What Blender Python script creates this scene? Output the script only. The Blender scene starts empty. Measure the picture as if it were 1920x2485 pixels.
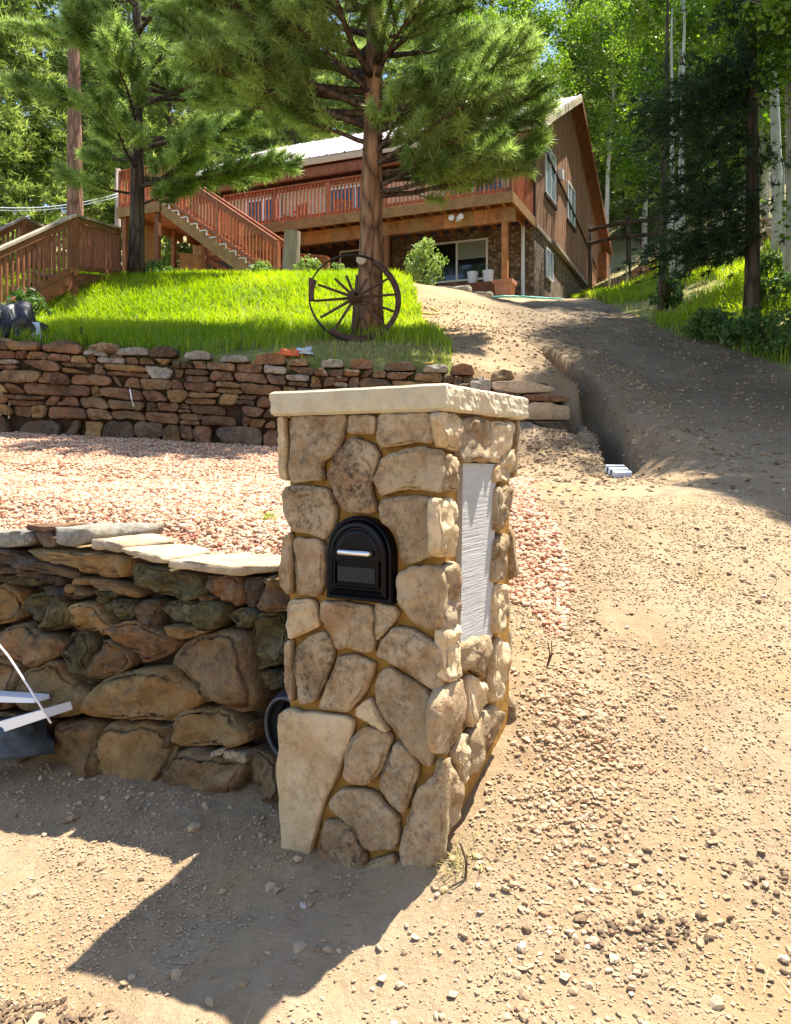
import bpy, math, random
import numpy as np
from mathutils import Vector, noise
random.seed(7)
rng = np.random.default_rng(11)
scene = bpy.context.scene
COL = scene.collection

# ------------------------------------------------------------------ camera
F, CU, CV, CAMZ = 1950.0, 960.0, 1110.0, 1.15
cam_data = bpy.data.cameras.new('camera')
cam = bpy.data.objects.new('camera', cam_data); COL.objects.link(cam)
cam.location = (0, 0, CAMZ); cam.rotation_euler = (math.pi/2, 0, 0)
cam_data.sensor_fit = 'HORIZONTAL'; cam_data.sensor_width = 36
cam_data.lens = 36*F/1920.0
cam_data.shift_y = -(1242.5-CV)/1920.0
cam_data.clip_start = 0.05; cam_data.clip_end = 1000
scene.camera = cam
scene.render.resolution_x = 791; scene.render.resolution_y = 1024

# ------------------------------------------------------------------ sky and sun
SUN = Vector((0.445, 0.35, 1.42)).normalized()
world = bpy.data.worlds.new('World'); scene.world = world; world.use_nodes = True
wn = world.node_tree; wn.nodes.clear()
sky = wn.nodes.new('ShaderNodeTexSky'); sky.sky_type = 'NISHITA'; sky.sun_disc = False
sky.sun_elevation = math.asin(SUN.z); sky.sun_rotation = math.atan2(SUN.x, SUN.y)
sky.altitude = 2300; sky.air_density = 1.0; sky.dust_density = 2.2; sky.ozone_density = 1.0
bg = wn.nodes.new('ShaderNodeBackground'); bg.inputs['Strength'].default_value = 0.135
wo = wn.nodes.new('ShaderNodeOutputWorld')
wn.links.new(sky.outputs[0], bg.inputs[0]); wn.links.new(bg.outputs[0], wo.inputs[0])
sd = bpy.data.lights.new('sun', 'SUN'); sd.energy = 5.0; sd.angle = math.radians(0.53); sd.color = (1.0, 0.95, 0.86)
sun = bpy.data.objects.new('sun', sd); COL.objects.link(sun)
sun.rotation_euler = SUN.to_track_quat('Z', 'Y').to_euler(); sun.location = SUN*60
vs = scene.view_settings
vs.view_transform = 'Standard'; vs.look = 'None'; vs.gamma = 1.0; vs.use_curve_mapping = False
vs.exposure = 1.6
scene.cycles.max_bounces = 8

# ------------------------------------------------------------------ helpers
def P(u, v, y):
    return Vector(((u-CU)/F*y, y, CAMZ-(v-CV)/F*y))
CAMP = Vector((0, 0, CAMZ))
def on_plane(u, v, o, n):
    d = Vector(((u-CU)/F, 1.0, -(v-CV)/F))
    return CAMP + d*((o-CAMP).dot(n)/d.dot(n))

WORLDLOC = {}
def tag(o, label=None, cat=None, group=None, kind=None):
    if label: o['label'] = label
    if cat: o['category'] = cat
    if group: o['group'] = group
    if kind: o['kind'] = kind
    return o
def thing(name, loc, label, cat, group=None):
    o = bpy.data.objects.new(name, None); COL.objects.link(o)
    o.empty_display_size = 0.1
    o.location = loc; WORLDLOC[o.name] = Vector(loc)
    return tag(o, label, cat, group)
def link_mesh(name, me, origin, parent=None):
    o = bpy.data.objects.new(name, me); COL.objects.link(o)
    origin = Vector(origin)
    if parent is not None:
        o.parent = parent
        o.location = origin - WORLDLOC[parent.name]
    else:
        o.location = origin
    WORLDLOC[o.name] = origin
    return o
class MB:
    def __init__(self): self.v = []; self.f = []
    def add(self, vs_, fs):
        b = len(self.v)
        self.v += [tuple(p) for p in vs_]
        self.f += [tuple(b+i for i in f) for f in fs]
        return self
    def obox(self, c, ax, ay, az):           # centre and three half-axis vectors
        c, ax, ay, az = Vector(c), Vector(ax), Vector(ay), Vector(az)
        vs_ = [c+ax*i+ay*j+az*k for k in (-1, 1) for j in (-1, 1) for i in (-1, 1)]
        return self.add(vs_, [(0,2,3,1), (4,5,7,6), (0,1,5,4), (2,6,7,3), (0,4,6,2), (1,3,7,5)])
    def bar(self, p, q, w, h, up=(0, 0, 1)):   # rectangular bar from p to q
        p, q, up = Vector(p), Vector(q), Vector(up)
        d = (q-p); L = d.length; d = d/L
        s = d.cross(up)
        if s.length < 1e-4: s = d.cross(Vector((1, 0, 0)))
        s.normalize(); u2 = s.cross(d).normalized()
        return self.obox((p+q)/2, d*(L/2), s*(w/2), u2*(h/2))
    def tube(self, pts, radii, n=8, cap=True):
        pts = [Vector(p) for p in pts]
        if not hasattr(radii, '__len__'): radii = [radii]*len(pts)
        rings = []; b = len(self.v)
        ref = None
        for i, p in enumerate(pts):
            d = (pts[min(i+1, len(pts)-1)]-pts[max(i-1, 0)]).normalized()
            if ref is None:
                ref = d.cross(Vector((0.31, 0.87, 0.21)))
                if ref.length < 0.1: ref = d.cross(Vector((1, 0, 0)))
            s = (ref - d*ref.dot(d)).normalized(); ref = s
            t = d.cross(s)
            for k in range(n):
                a = 2*math.pi*k/n
                self.v.append(tuple(p + (s*math.cos(a)+t*math.sin(a))*radii[i]))
        for i in range(len(pts)-1):
            for k in range(n):
                k2 = (k+1) % n
                self.f.append((b+i*n+k, b+i*n+k2, b+(i+1)*n+k2, b+(i+1)*n+k))
        if cap:
            self.f.append(tuple(b+k for k in reversed(range(n))))
            self.f.append(tuple(b+(len(pts)-1)*n+k for k in range(n)))
        return self
    def prism(self, poly, depth):              # list of 3D points, extrude vector
        poly = [Vector(p) for p in poly]; n = len(poly); dv = Vector(depth)
        return self.add(poly+[p+dv for p in poly], [tuple(range(n)), tuple(range(2*n-1, n-1, -1))] +
                        [(i, i+n, (i+1) % n + n, (i+1) % n) for i in range(n)])
    def build(self, name, m, parent=None, smooth=False, origin=None):
        a = np.array(self.v, dtype=float)
        if origin is None: origin = (a.min(0)+a.max(0))/2
        a = a-np.array(origin)
        me = bpy.data.meshes.new(name)
        me.from_pydata(a.tolist(), [], self.f)
        me.materials.append(m)
        if smooth: me.polygons.foreach_set('use_smooth', [True]*len(me.polygons))
        me.update()
        return link_mesh(name, me, origin, parent)
def np_mesh(name, verts, faces, m, parent=None, smooth=False, origin=(0, 0, 0), cols=None, kind=None):
    """faces: (n,3) or (n,4) int array"""
    verts = np.asarray(verts, dtype=np.float32)-np.asarray(origin, dtype=np.float32)
    faces = np.asarray(faces, dtype=np.int32)
    me = bpy.data.meshes.new(name)
    me.vertices.add(len(verts)); me.vertices.foreach_set('co', verts.ravel())
    k = faces.shape[1]
    me.loops.add(faces.size); me.loops.foreach_set('vertex_index', faces.ravel())
    me.polygons.add(len(faces))
    me.polygons.foreach_set('loop_start', np.arange(0, faces.size, k, dtype=np.int32))
    me.polygons.foreach_set('loop_total', np.full(len(faces), k, dtype=np.int32))
    me.polygons.foreach_set('use_smooth', np.full(len(faces), smooth))
    if cols is not None:
        at = me.attributes.new('tone', 'FLOAT', 'POINT')
        at.data.foreach_set('value', np.asarray(cols, dtype=np.float32))
    me.materials.append(m)
    me.update(calc_edges=True)
    o = link_mesh(name, me, origin, parent)
    if kind: o['kind'] = kind
    return o

# ------------------------------------------------------------------ materials
def new_mat(name):
    m = bpy.data.materials.new(name); m.use_nodes = True
    nt = m.node_tree; b = nt.nodes['Principled BSDF']
    return m, nt, b
def N(nt, t, **kw):
    n = nt.nodes.new(t)
    for k, v in kw.items():
        if k in n.inputs.keys(): n.inputs[k].default_value = v
        else: setattr(n, k, v)
    return n
def ramp(nt, fac, stops):
    r = nt.nodes.new('ShaderNodeValToRGB')
    e = r.color_ramp.elements
    while len(e) < len(stops): e.new(0.5)
    for i, (p, c) in enumerate(stops):
        e[i].position = p; e[i].color = (c[0], c[1], c[2], 1)
    nt.links.new(fac, r.inputs[0]); return r.outputs[0]
def mixc(nt, fac, a, b, mode='MIX'):
    n = nt.nodes.new('ShaderNodeMix'); n.data_type = 'RGBA'; n.blend_type = mode
    if isinstance(fac, float): n.inputs[0].default_value = fac
    else: nt.links.new(fac, n.inputs[0])
    for i, x in ((6, a), (7, b)):
        if isinstance(x, tuple): n.inputs[i].default_value = (x[0], x[1], x[2], 1)
        else: nt.links.new(x, n.inputs[i])
    return n.outputs[2]
def coords(nt, scale=(1, 1, 1), rand=False, obj=True):
    tc = nt.nodes.new('ShaderNodeTexCoord'); mp = nt.nodes.new('ShaderNodeMapping')
    mp.inputs['Scale'].default_value = scale
    nt.links.new(tc.outputs['Object' if obj else 'Generated'], mp.inputs[0])
    if rand:
        oi = nt.nodes.new('ShaderNodeObjectInfo')
        mu = nt.nodes.new('ShaderNodeVectorMath'); mu.operation = 'SCALE'
        cb = nt.nodes.new('ShaderNodeCombineXYZ')
        for i in range(3): nt.links.new(oi.outputs['Random'], cb.inputs[i])
        nt.links.new(cb.outputs[0], mu.inputs[0]); mu.inputs['Scale'].default_value = 53.0
        nt.links.new(mu.outputs[0], mp.inputs['Location'])
    return mp.outputs[0]
def tex(nt, vec, scale, detail=6, rough=0.6, dist=0.0):
    n = N(nt, 'ShaderNodeTexNoise', Scale=scale, Detail=detail, Roughness=rough, Distortion=dist)
    nt.links.new(vec, n.inputs['Vector']); return n.outputs['Fac']
def bump(nt, b, h, strength, dist):
    n = N(nt, 'ShaderNodeBump', Strength=strength, Distance=dist)
    nt.links.new(h, n.inputs['Height']); nt.links.new(n.outputs[0], b.inputs['Normal'])
def math_node(nt, op, a, b=None):
    n = nt.nodes.new('ShaderNodeMath'); n.operation = op
    for i, x in enumerate((a, b)):
        if x is None: continue
        if isinstance(x, (int, float)): n.inputs[i].default_value = x
        else: nt.links.new(x, n.inputs[i])
    return n.outputs[0]

def stone_mat(name, lo, mid, hi, speck, speck_amt, rust=None, rust_amt=0.0, scale=9.0, bstr=0.5, bdist=0.01, var=0.25):
    m, nt, b = new_mat(name)
    vec = coords(nt, rand=True)
    big = tex(nt, vec, scale, 5, 0.62, 0.3)
    c = ramp(nt, big, [(0.28, lo), (0.5, mid), (0.72, hi)])
    fine = tex(nt, vec, scale*5.5, 7, 0.78)
    if rust is not None:
        rn = tex(nt, vec, scale*0.75, 4, 0.65, 0.6)
        rf = ramp(nt, rn, [(0.60-0.12*rust_amt, (0, 0, 0)), (0.74-0.08*rust_amt, (rust_amt, rust_amt, rust_amt))])
        c = mixc(nt, rf, c, rust)
    patch = tex(nt, vec, scale*0.55, 3, 0.6)
    sp = math_node(nt, 'ADD', math_node(nt, 'MULTIPLY', fine, 0.75), math_node(nt, 'MULTIPLY', patch, 0.45))
    sf = ramp(nt, sp, [(0.57, (0, 0, 0)), (0.72, (speck_amt,)*3)])
    c = mixc(nt, sf, c, speck)
    # per-stone value
    oi = nt.nodes.new('ShaderNodeObjectInfo')
    hv = N(nt, 'ShaderNodeHueSaturation')
    nt.links.new(c, hv.inputs['Color'])
    val = math_node(nt, 'ADD', math_node(nt, 'MULTIPLY', oi.outputs['Random'], var*2), 1.0-var)
    nt.links.new(val, hv.inputs['Value'])
    nt.links.new(hv.outputs[0], b.inputs['Base Color'])
    b.inputs['Roughness'].default_value = 0.9; b.inputs['Specular IOR Level'].default_value = 0.25
    h = math_node(nt, 'ADD', math_node(nt, 'MULTIPLY', fine, 0.75), math_node(nt, 'ADD', big, math_node(nt, 'MULTIPLY', tex(nt, vec, scale*3.2, 5, 0.65), 0.8)))
    h = math_node(nt, 'ADD', h, math_node(nt, 'MULTIPLY', tex(nt, vec, scale*16, 4, 0.7), 0.35))
    bump(nt, b, h, min(1.0, bstr*1.8), bdist*1.7)
    return m
def plain(name, col, rough=0.7, spec=0.4, metal=0.0, nscale=None, var=0.25, bstr=0.0, stretch=(1, 1, 1), rand=True, rv=0.12):
    m, nt, b = new_mat(name)
    vec = coords(nt, stretch, rand=rand)
    if nscale:
        f = tex(nt, vec, nscale, 6, 0.6)
        c = ramp(nt, f, [(0.3, tuple(x*(1-var) for x in col)), (0.7, tuple(min(1, x*(1+var)) for x in col))])
        oi = nt.nodes.new('ShaderNodeObjectInfo'); hv = N(nt, 'ShaderNodeHueSaturation')
        nt.links.new(c, hv.inputs['Color'])
        nt.links.new(math_node(nt, 'ADD', math_node(nt, 'MULTIPLY', oi.outputs['Random'], rv*2), 1-rv), hv.inputs['Value'])
        nt.links.new(hv.outputs[0], b.inputs['Base Color'])
        if bstr: bump(nt, b, f, bstr, 0.01)
    else: b.inputs['Base Color'].default_value = (*col, 1)
    b.inputs['Roughness'].default_value = rough; b.inputs['Specular IOR Level'].default_value = spec
    b.inputs['Metallic'].default_value = metal
    return m
def leaf_mat(name, c1, c2, trans=0.35, rough=0.5, nscale=1.2):
    m, nt, b = new_mat(name)
    at = nt.nodes.new('ShaderNodeAttribute'); at.attribute_name = 'tone'
    c = ramp(nt, at.outputs['Fac'], [(0.0, c1), (1.0, c2)])
    nt.links.new(c, b.inputs['Base Color']); b.inputs['Roughness'].default_value = rough
    b.inputs['Specular IOR Level'].default_value = 0.3
    tr = nt.nodes.new('ShaderNodeBsdfTranslucent')
    hv = N(nt, 'ShaderNodeHueSaturation', Saturation=1.15, Value=1.3); nt.links.new(c, hv.inputs['Color'])
    nt.links.new(hv.outputs[0], tr.inputs[0])
    ms = nt.nodes.new('ShaderNodeMixShader'); ms.inputs[0].default_value = trans
    nt.links.new(b.outputs[0], ms.inputs[1]); nt.links.new(tr.outputs[0], ms.inputs[2])
    nt.links.new(ms.outputs[0], nt.nodes['Material Output'].inputs[0])
    return m
def tone_mat(name, stops, rough=0.9, nscale=60, bstr=0.3):
    m, nt, b = new_mat(name)
    at = nt.nodes.new('ShaderNodeAttribute'); at.attribute_name = 'tone'
    vec = coords(nt)
    f = tex(nt, vec, nscale, 4, 0.6)
    fac = math_node(nt, 'ADD', at.outputs['Fac'], math_node(nt, 'MULTIPLY', math_node(nt, 'SUBTRACT', f, 0.5), 0.35))
    nt.links.new(ramp(nt, fac, stops), b.inputs['Base Color'])
    b.inputs['Roughness'].default_value = rough; b.inputs['Specular IOR Level'].default_value = 0.25
    if bstr: bump(nt, b, f, bstr, 0.004)
    return m
def bark_mat(name, dark, light, scale=5.0, stretch=(1, 1, 0.22), bstr=0.9, bdist=0.03):
    m, nt, b = new_mat(name)
    vec = coords(nt, stretch, rand=True)
    v = N(nt, 'ShaderNodeTexVoronoi', Scale=scale*1.6, feature='DISTANCE_TO_EDGE'); nt.links.new(vec, v.inputs['Vector'])
    n = tex(nt, vec, scale*2.2, 8, 0.7, 0.5)
    f = math_node(nt, 'ADD', math_node(nt, 'MULTIPLY', n, 0.75), math_node(nt, 'MULTIPLY', math_node(nt, 'MINIMUM', v.outputs['Distance'], 0.25), 1.2))
    nt.links.new(ramp(nt, f, [(0.28, dark), (0.5, tuple((a+c)/2 for a, c in zip(dark, light))), (0.72, light)]), b.inputs['Base Color'])
    b.inputs['Roughness'].default_value = 0.95; b.inputs['Specular IOR Level'].default_value = 0.15
    bump(nt, b, f, bstr, bdist)
    return m

M = {}
M['pillar_stone'] = stone_mat('pillar_stone', (0.34, 0.22, 0.105), (0.52, 0.38, 0.215), (0.63, 0.50, 0.33), (0.085, 0.055, 0.03), 0.66, (0.36, 0.155, 0.045), 0.55, 9, 0.55, 0.012, 0.14)
M['pillar_dark'] = stone_mat('pillar_dark', (0.25, 0.168, 0.087), (0.43, 0.315, 0.178), (0.57, 0.45, 0.285), (0.045, 0.033, 0.022), 0.92, (0.36, 0.155, 0.045), 0.5, 9, 0.6, 0.012, 0.1)
M['pillar_pale'] = stone_mat('pillar_pale', (0.41, 0.285, 0.14), (0.53, 0.40, 0.23), (0.62, 0.50, 0.32), (0.13, 0.08, 0.04), 0.5, (0.38, 0.13, 0.03), 0.3, 6, 0.35, 0.008, 0.08)
M['wall_tan'] = stone_mat('wall_tan', (0.168, 0.100, 0.044), (0.264, 0.172, 0.084), (0.352, 0.248, 0.136), (0.06, 0.045, 0.03), 0.75, (0.34, 0.14, 0.05), 0.65, 5, 0.6, 0.02, 0.22)
M['wall_ochre'] = stone_mat('wall_ochre', (0.216, 0.128, 0.048), (0.304, 0.196, 0.080), (0.376, 0.264, 0.128), (0.08, 0.05, 0.03), 0.65, (0.36, 0.15, 0.04), 0.6, 4, 0.5, 0.02, 0.18)
M['wall_moss'] = stone_mat('wall_moss', (0.085, 0.066, 0.024), (0.18, 0.148, 0.062), (0.31, 0.272, 0.155), (0.028, 0.025, 0.017), 0.9, (0.24, 0.14, 0.06), 0.6, 11, 0.8, 0.02, 0.15)
M['wall_grey'] = stone_mat('wall_grey', (0.26, 0.23, 0.17), (0.38, 0.345, 0.27), (0.50, 0.465, 0.38), (0.06, 0.06, 0.05), 0.7, (0.30, 0.18, 0.08), 0.3, 8, 0.6, 0.015, 0.12)
M['slab'] = stone_mat('slab', (0.33, 0.24, 0.14), (0.44, 0.34, 0.21), (0.54, 0.44, 0.30), (0.10, 0.07, 0.05), 0.4, (0.36, 0.17, 0.07), 0.4, 5, 0.4, 0.01, 0.12)
M['wall_red'] = stone_mat('wall_red', (0.136, 0.068, 0.034), (0.216, 0.120, 0.062), (0.288, 0.176, 0.100), (0.05, 0.035, 0.03), 0.7, (0.30, 0.12, 0.05), 0.5, 5, 0.5, 0.02, 0.3)
M['wall_dusk'] = stone_mat('wall_dusk', (0.108, 0.068, 0.040), (0.176, 0.120, 0.072), (0.248, 0.180, 0.116), (0.04, 0.035, 0.03), 0.75, (0.28, 0.13, 0.06), 0.5, 6, 0.5, 0.02, 0.25)
M['mortar'] = plain('mortar', (0.27, 0.145, 0.034), 0.95, 0.15, nscale=40, var=0.22, bstr=0.5)
M['concrete'] = plain('cast_concrete_cap', (0.50, 0.43, 0.285), 0.9, 0.2, nscale=22, var=0.14, bstr=0.25)
M['board'] = None
M['black_gloss'] = plain('black_enamel', (0.0025, 0.0025, 0.004), 0.2, 0.12)
M['black_matt'] = plain('black_plastic', (0.012, 0.012, 0.014), 0.6, 0.3)
M['chrome'] = plain('brushed_nickel', (0.72, 0.70, 0.66), 0.3, 0.5, 0.9)
M['soil_dark'] = plain('wall_backing_soil', (0.05, 0.035, 0.022), 1.0, 0.1, nscale=30, var=0.4)
M['pipe'] = plain('black_corrugated_plastic', (0.03, 0.034, 0.04), 0.35, 0.5)
M['redwood'] = plain('red_stained_wood', (0.36, 0.115, 0.042), 0.62, 0.3, nscale=6, var=0.35, bstr=0.15, stretch=(1, 1, 1), rv=0.18)
M['redwood_dark'] = plain('weathered_red_wood', (0.22, 0.085, 0.035), 0.7, 0.25, nscale=6, var=0.35, bstr=0.15, rv=0.18)
M['fascia'] = plain('tan_fascia_wood', (0.30, 0.16, 0.055), 0.65, 0.3, nscale=5, var=0.3, bstr=0.1, rv=0.1)
M['beam'] = plain('orange_beam_wood', (0.36, 0.15, 0.045), 0.65, 0.3, nscale=5, var=0.35, bstr=0.1, rv=0.3)
M['greywood'] = plain('grey_weathered_wood', (0.34, 0.27, 0.20), 0.8, 0.2, nscale=7, var=0.3, bstr=0.3, stretch=(1, 1, 0.2))
M['siding'] = plain('brown_board_siding', (0.27, 0.135, 0.068), 0.75, 0.25, nscale=5, var=0.3, bstr=0.2, stretch=(3, 3, 0.4), rv=0.2)
M['darktrim'] = plain('dark_brown_trim', (0.055, 0.028, 0.018), 0.7, 0.3)
M['cream'] = plain('cream_siding', (0.56, 0.47, 0.31), 0.7, 0.3, nscale=5, var=0.08)
M['white'] = plain('white_paint', (0.78, 0.77, 0.74), 0.5, 0.4)
M['metalroof'] = plain('pale_metal_roof', (0.46, 0.36, 0.37), 0.5, 0.4, 0.0, nscale=3, var=0.08)
M['glass'] = plain('dark_window_glass', (0.012, 0.016, 0.016), 0.06, 0.7)
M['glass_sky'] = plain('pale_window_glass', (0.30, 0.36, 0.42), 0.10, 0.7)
M['blind'] = plain('pale_blind', (0.22, 0.24, 0.20), 0.5, 0.4)
M['terracotta'] = plain('terracotta', (0.45, 0.20, 0.11), 0.85, 0.2, nscale=8, var=0.15)
M['tarp'] = plain('black_tarp', (0.012, 0.013, 0.016), 0.45, 0.5)
M['paleblue'] = plain('pale_blue_plastic', (0.50, 0.60, 0.70), 0.4, 0.5)
M['orange'] = plain('orange_plastic', (0.75, 0.13, 0.03), 0.45, 0.4)
M['sack'] = plain('blue_grey_sack', (0.045, 0.065, 0.085), 0.6, 0.3, nscale=12, var=0.6)
M['yellow'] = plain('yellow_hose', (0.70, 0.50, 0.10), 0.5, 0.4)
M['teal'] = plain('green_hose', (0.10, 0.36, 0.28), 0.5, 0.4)
M['cable'] = plain('pale_cable', (0.45, 0.50, 0.58), 0.5, 0.4)
M['iron'] = plain('rusted_iron', (0.045, 0.03, 0.024), 0.7, 0.4, 0.3, nscale=20, var=0.4)
M['wheelwood'] = plain('aged_wheel_wood', (0.085, 0.05, 0.035), 0.85, 0.2, nscale=12, var=0.5, bstr=0.4)
M['bark'] = bark_mat('pine_bark', (0.05, 0.026, 0.013), (0.33, 0.185, 0.095))
M['bark_red'] = bark_mat('red_pine_bark', (0.10, 0.05, 0.03), (0.36, 0.20, 0.13))
M['bark_dark'] = bark_mat('dark_bark', (0.025, 0.018, 0.013), (0.12, 0.085, 0.06))
M['twig'] = plain('twig_brown', (0.10, 0.065, 0.04), 0.9, 0.15)
M['straw'] = plain('dry_straw', (0.50, 0.40, 0.22), 0.8, 0.2)
M['needle'] = leaf_mat('pine_needles', (0.085, 0.145, 0.03), (0.42, 0.54, 0.17), 0.45, 0.40)
M['needle_far'] = leaf_mat('conifer_needles', (0.07, 0.115, 0.022), (0.34, 0.41, 0.12), 0.50, 0.5)
M['needle_dark'] = leaf_mat('fir_needles', (0.015, 0.035, 0.014), (0.05, 0.09, 0.03), 0.25, 0.55)
M['aspen_leaf'] = leaf_mat('aspen_leaves', (0.075, 0.15, 0.015), (0.25, 0.36, 0.06), 0.50, 0.45)
M['shrub_leaf'] = leaf_mat('shrub_leaves', (0.035, 0.075, 0.015), (0.14, 0.23, 0.06), 0.35, 0.5)
M['bush_leaf'] = leaf_mat('bright_bush_leaves', (0.14, 0.22, 0.05), (0.34, 0.42, 0.13), 0.40, 0.5)
M['grass'] = leaf_mat('grass_blades', (0.13, 0.24, 0.015), (0.42, 0.50, 0.07), 0.50, 0.5)
M['dry_grass'] = leaf_mat('dry_grass_blades', (0.22, 0.22, 0.06), (0.52, 0.46, 0.20), 0.35, 0.6)
M['gravel'] = tone_mat('red_gravel_stone', [(0.0, (0.29, 0.105, 0.06)), (0.2, (0.40, 0.21, 0.12)), (0.5, (0.49, 0.31, 0.19)), (1.0, (0.56, 0.43, 0.30))], 0.9, 90, 0.2)
M['spill'] = tone_mat('tan_gravel_stone', [(0.0, (0.22, 0.105, 0.05)), (0.3, (0.33, 0.20, 0.11)), (0.6, (0.41, 0.285, 0.17)), (1.0, (0.50, 0.39, 0.26))], 0.9, 90, 0.2)
M['pebble'] = tone_mat('tan_pebble_stone', [(0.0, (0.10, 0.065, 0.04)), (0.3, (0.24, 0.16, 0.09)), (0.65, (0.37, 0.27, 0.16)), (0.93, (0.46, 0.36, 0.24)), (1.0, (0.52, 0.46, 0.37))], 0.92, 90, 0.25)

# aspen bark: chalky with dark scars
m, nt, b = new_mat('aspen_bark')
vec = coords(nt, (1, 1, 1), rand=True); vec2 = coords(nt, (3, 3, 14), rand=True)
n1 = tex(nt, vec, 3, 4); n2 = tex(nt, vec2, 1.1, 5, 0.7)
c = ramp(nt, n1, [(0.3, (0.36, 0.33, 0.24)), (0.7, (0.62, 0.60, 0.50))])
c = mixc(nt, ramp(nt, n2, [(0.60, (0, 0, 0)), (0.66, (1, 1, 1))]), c, (0.03, 0.025, 0.02))
nt.links.new(c, b.inputs['Base Color']); b.inputs['Roughness'].default_value = 0.8
M['aspen_bark'] = m
# trowelled cement board with drag lines
m, nt, b = new_mat('combed_cement_board')
vec = coords(nt, (1, 1, 1)); n1 = tex(nt, vec, 8, 5, 0.6)
vr = N(nt, 'ShaderNodeMapping'); vr.inputs['Rotation'].default_value = (0.5, 0, 0); vr.inputs['Scale'].default_value = (6, 6, 160)
nt.links.new(vec, vr.inputs[0])
n2 = tex(nt, vr.outputs[0], 1.0, 3, 0.6, 0.3)
c = ramp(nt, n1, [(0.3, (0.33, 0.325, 0.30)), (0.7, (0.42, 0.415, 0.39))])
nt.links.new(c, b.inputs['Base Color']); b.inputs['Roughness'].default_value = 0.95
bump(nt, b, n2, 0.7, 0.006)
M['board'] = m
# dirt
def dirt(name, stops, tint=None, fine=0.5, grey=False):
    m, nt, b = new_mat(name)
    vec = coords(nt)
    big = tex(nt, vec, 0.9, 4, 0.6, 0.4); mid = tex(nt, vec, 9, 8, 0.72); fn = tex(nt, vec, 75, 5, 0.75)
    f = math_node(nt, 'ADD', math_node(nt, 'MULTIPLY', big, 0.45), math_node(nt, 'ADD', math_node(nt, 'MULTIPLY', mid, 0.35), math_node(nt, 'MULTIPLY', fn, 0.25)))
    c = ramp(nt, f, stops)
    if tint:
        t = tex(nt, vec, 1.7, 3, 0.5, 0.5)
        c = mixc(nt, ramp(nt, t, [(0.52, (0, 0, 0)), (0.68, (0.65,)*3)]), c, tint)
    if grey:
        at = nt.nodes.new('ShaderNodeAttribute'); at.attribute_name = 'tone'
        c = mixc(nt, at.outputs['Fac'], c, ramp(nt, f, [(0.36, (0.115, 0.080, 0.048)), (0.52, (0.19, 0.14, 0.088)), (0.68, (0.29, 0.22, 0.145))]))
    nt.links.new(c, b.inputs['Base Color'])
    b.inputs['Roughness'].default_value = 1.0; b.inputs['Specular IOR Level'].default_value = 0.12
    h = math_node(nt, 'ADD', math_node(nt, 'MULTIPLY', mid, 1.0), math_node(nt, 'MULTIPLY', fn, 0.35))
    bump(nt, b, h, fine, 0.03)
    return m
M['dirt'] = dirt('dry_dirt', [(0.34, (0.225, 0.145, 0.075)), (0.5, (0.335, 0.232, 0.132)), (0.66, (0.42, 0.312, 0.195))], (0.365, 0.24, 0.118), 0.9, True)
M['gravelbed'] = dirt('gravel_bed_fines', [(0.36, (0.29, 0.15, 0.09)), (0.5, (0.39, 0.24, 0.15)), (0.64, (0.47, 0.33, 0.225))], None, 0.8)
M['lawnsoil'] = dirt('turf_soil', [(0.36, (0.12, 0.13, 0.03)), (0.5, (0.19, 0.20, 0.05)), (0.66, (0.30, 0.26, 0.11))], None, 0.8)
M['forestfloor'] = dirt('forest_floor', [(0.36, (0.14, 0.13, 0.05)), (0.5, (0.30, 0.25, 0.13)), (0.66, (0.44, 0.36, 0.22))], (0.14, 0.19, 0.05), 0.8)
# stone veneer of the house basement
m, nt, b = new_mat('rubble_stone_veneer')
vec = coords(nt, (1, 1, 1.3))
vo = N(nt, 'ShaderNodeTexVoronoi', Scale=8.0); vo.feature = 'F1'; nt.links.new(vec, vo.inputs['Vector'])
ve = N(nt, 'ShaderNodeTexVoronoi', Scale=8.0); ve.feature = 'DISTANCE_TO_EDGE'; nt.links.new(vec, ve.inputs['Vector'])
sep = nt.nodes.new('ShaderNodeSeparateColor'); nt.links.new(vo.outputs['Color'], sep.inputs[0])
c = ramp(nt, sep.outputs[0], [(0.0, (0.13, 0.075, 0.035)), (0.5, (0.22, 0.14, 0.07)), (1.0, (0.34, 0.25, 0.15))])
ef = ramp(nt, ve.outputs['Distance'], [(0.02, (0, 0, 0)), (0.09, (1, 1, 1))])
c = mixc(nt, ef, (0.14, 0.085, 0.042), c)
nt.links.new(c, b.inputs['Base Color']); b.inputs['Roughness'].default_value = 0.9
bump(nt, b, ef, 0.9, 0.05)
M['veneer'] = m

# ------------------------------------------------------------------ terrain
def _hash(ix, iy, seed):
    h = (ix.astype(np.int64)*374761393 + iy.astype(np.int64)*668265263 + seed*974634777) & 0x7fffffff
    h = ((h ^ (h >> 13))*1274126177) & 0x7fffffff
    return ((h ^ (h >> 16)) & 0xffff)/65535.0
def vnoise(x, y, seed=0):
    ix = np.floor(x); iy = np.floor(y); fx = x-ix; fy = y-iy
    fx = fx*fx*(3-2*fx); fy = fy*fy*(3-2*fy)
    a = _hash(ix, iy, seed); b_ = _hash(ix+1, iy, seed); c_ = _hash(ix, iy+1, seed); d_ = _hash(ix+1, iy+1, seed)
    return (a*(1-fx)+b_*fx)*(1-fy)+(c_*(1-fx)+d_*fx)*fy
def fbm(x, y, o=4, seed=0):
    s = 0; a = 0.5
    for i in range(o):
        s = s+a*(vnoise(x*2**i, y*2**i, seed+i*17)-0.5); a *= 0.55
    return s
def ss(a, b_, x):
    t = np.clip((x-a)/(b_-a), 0, 1); return t*t*(3-2*t)
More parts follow.
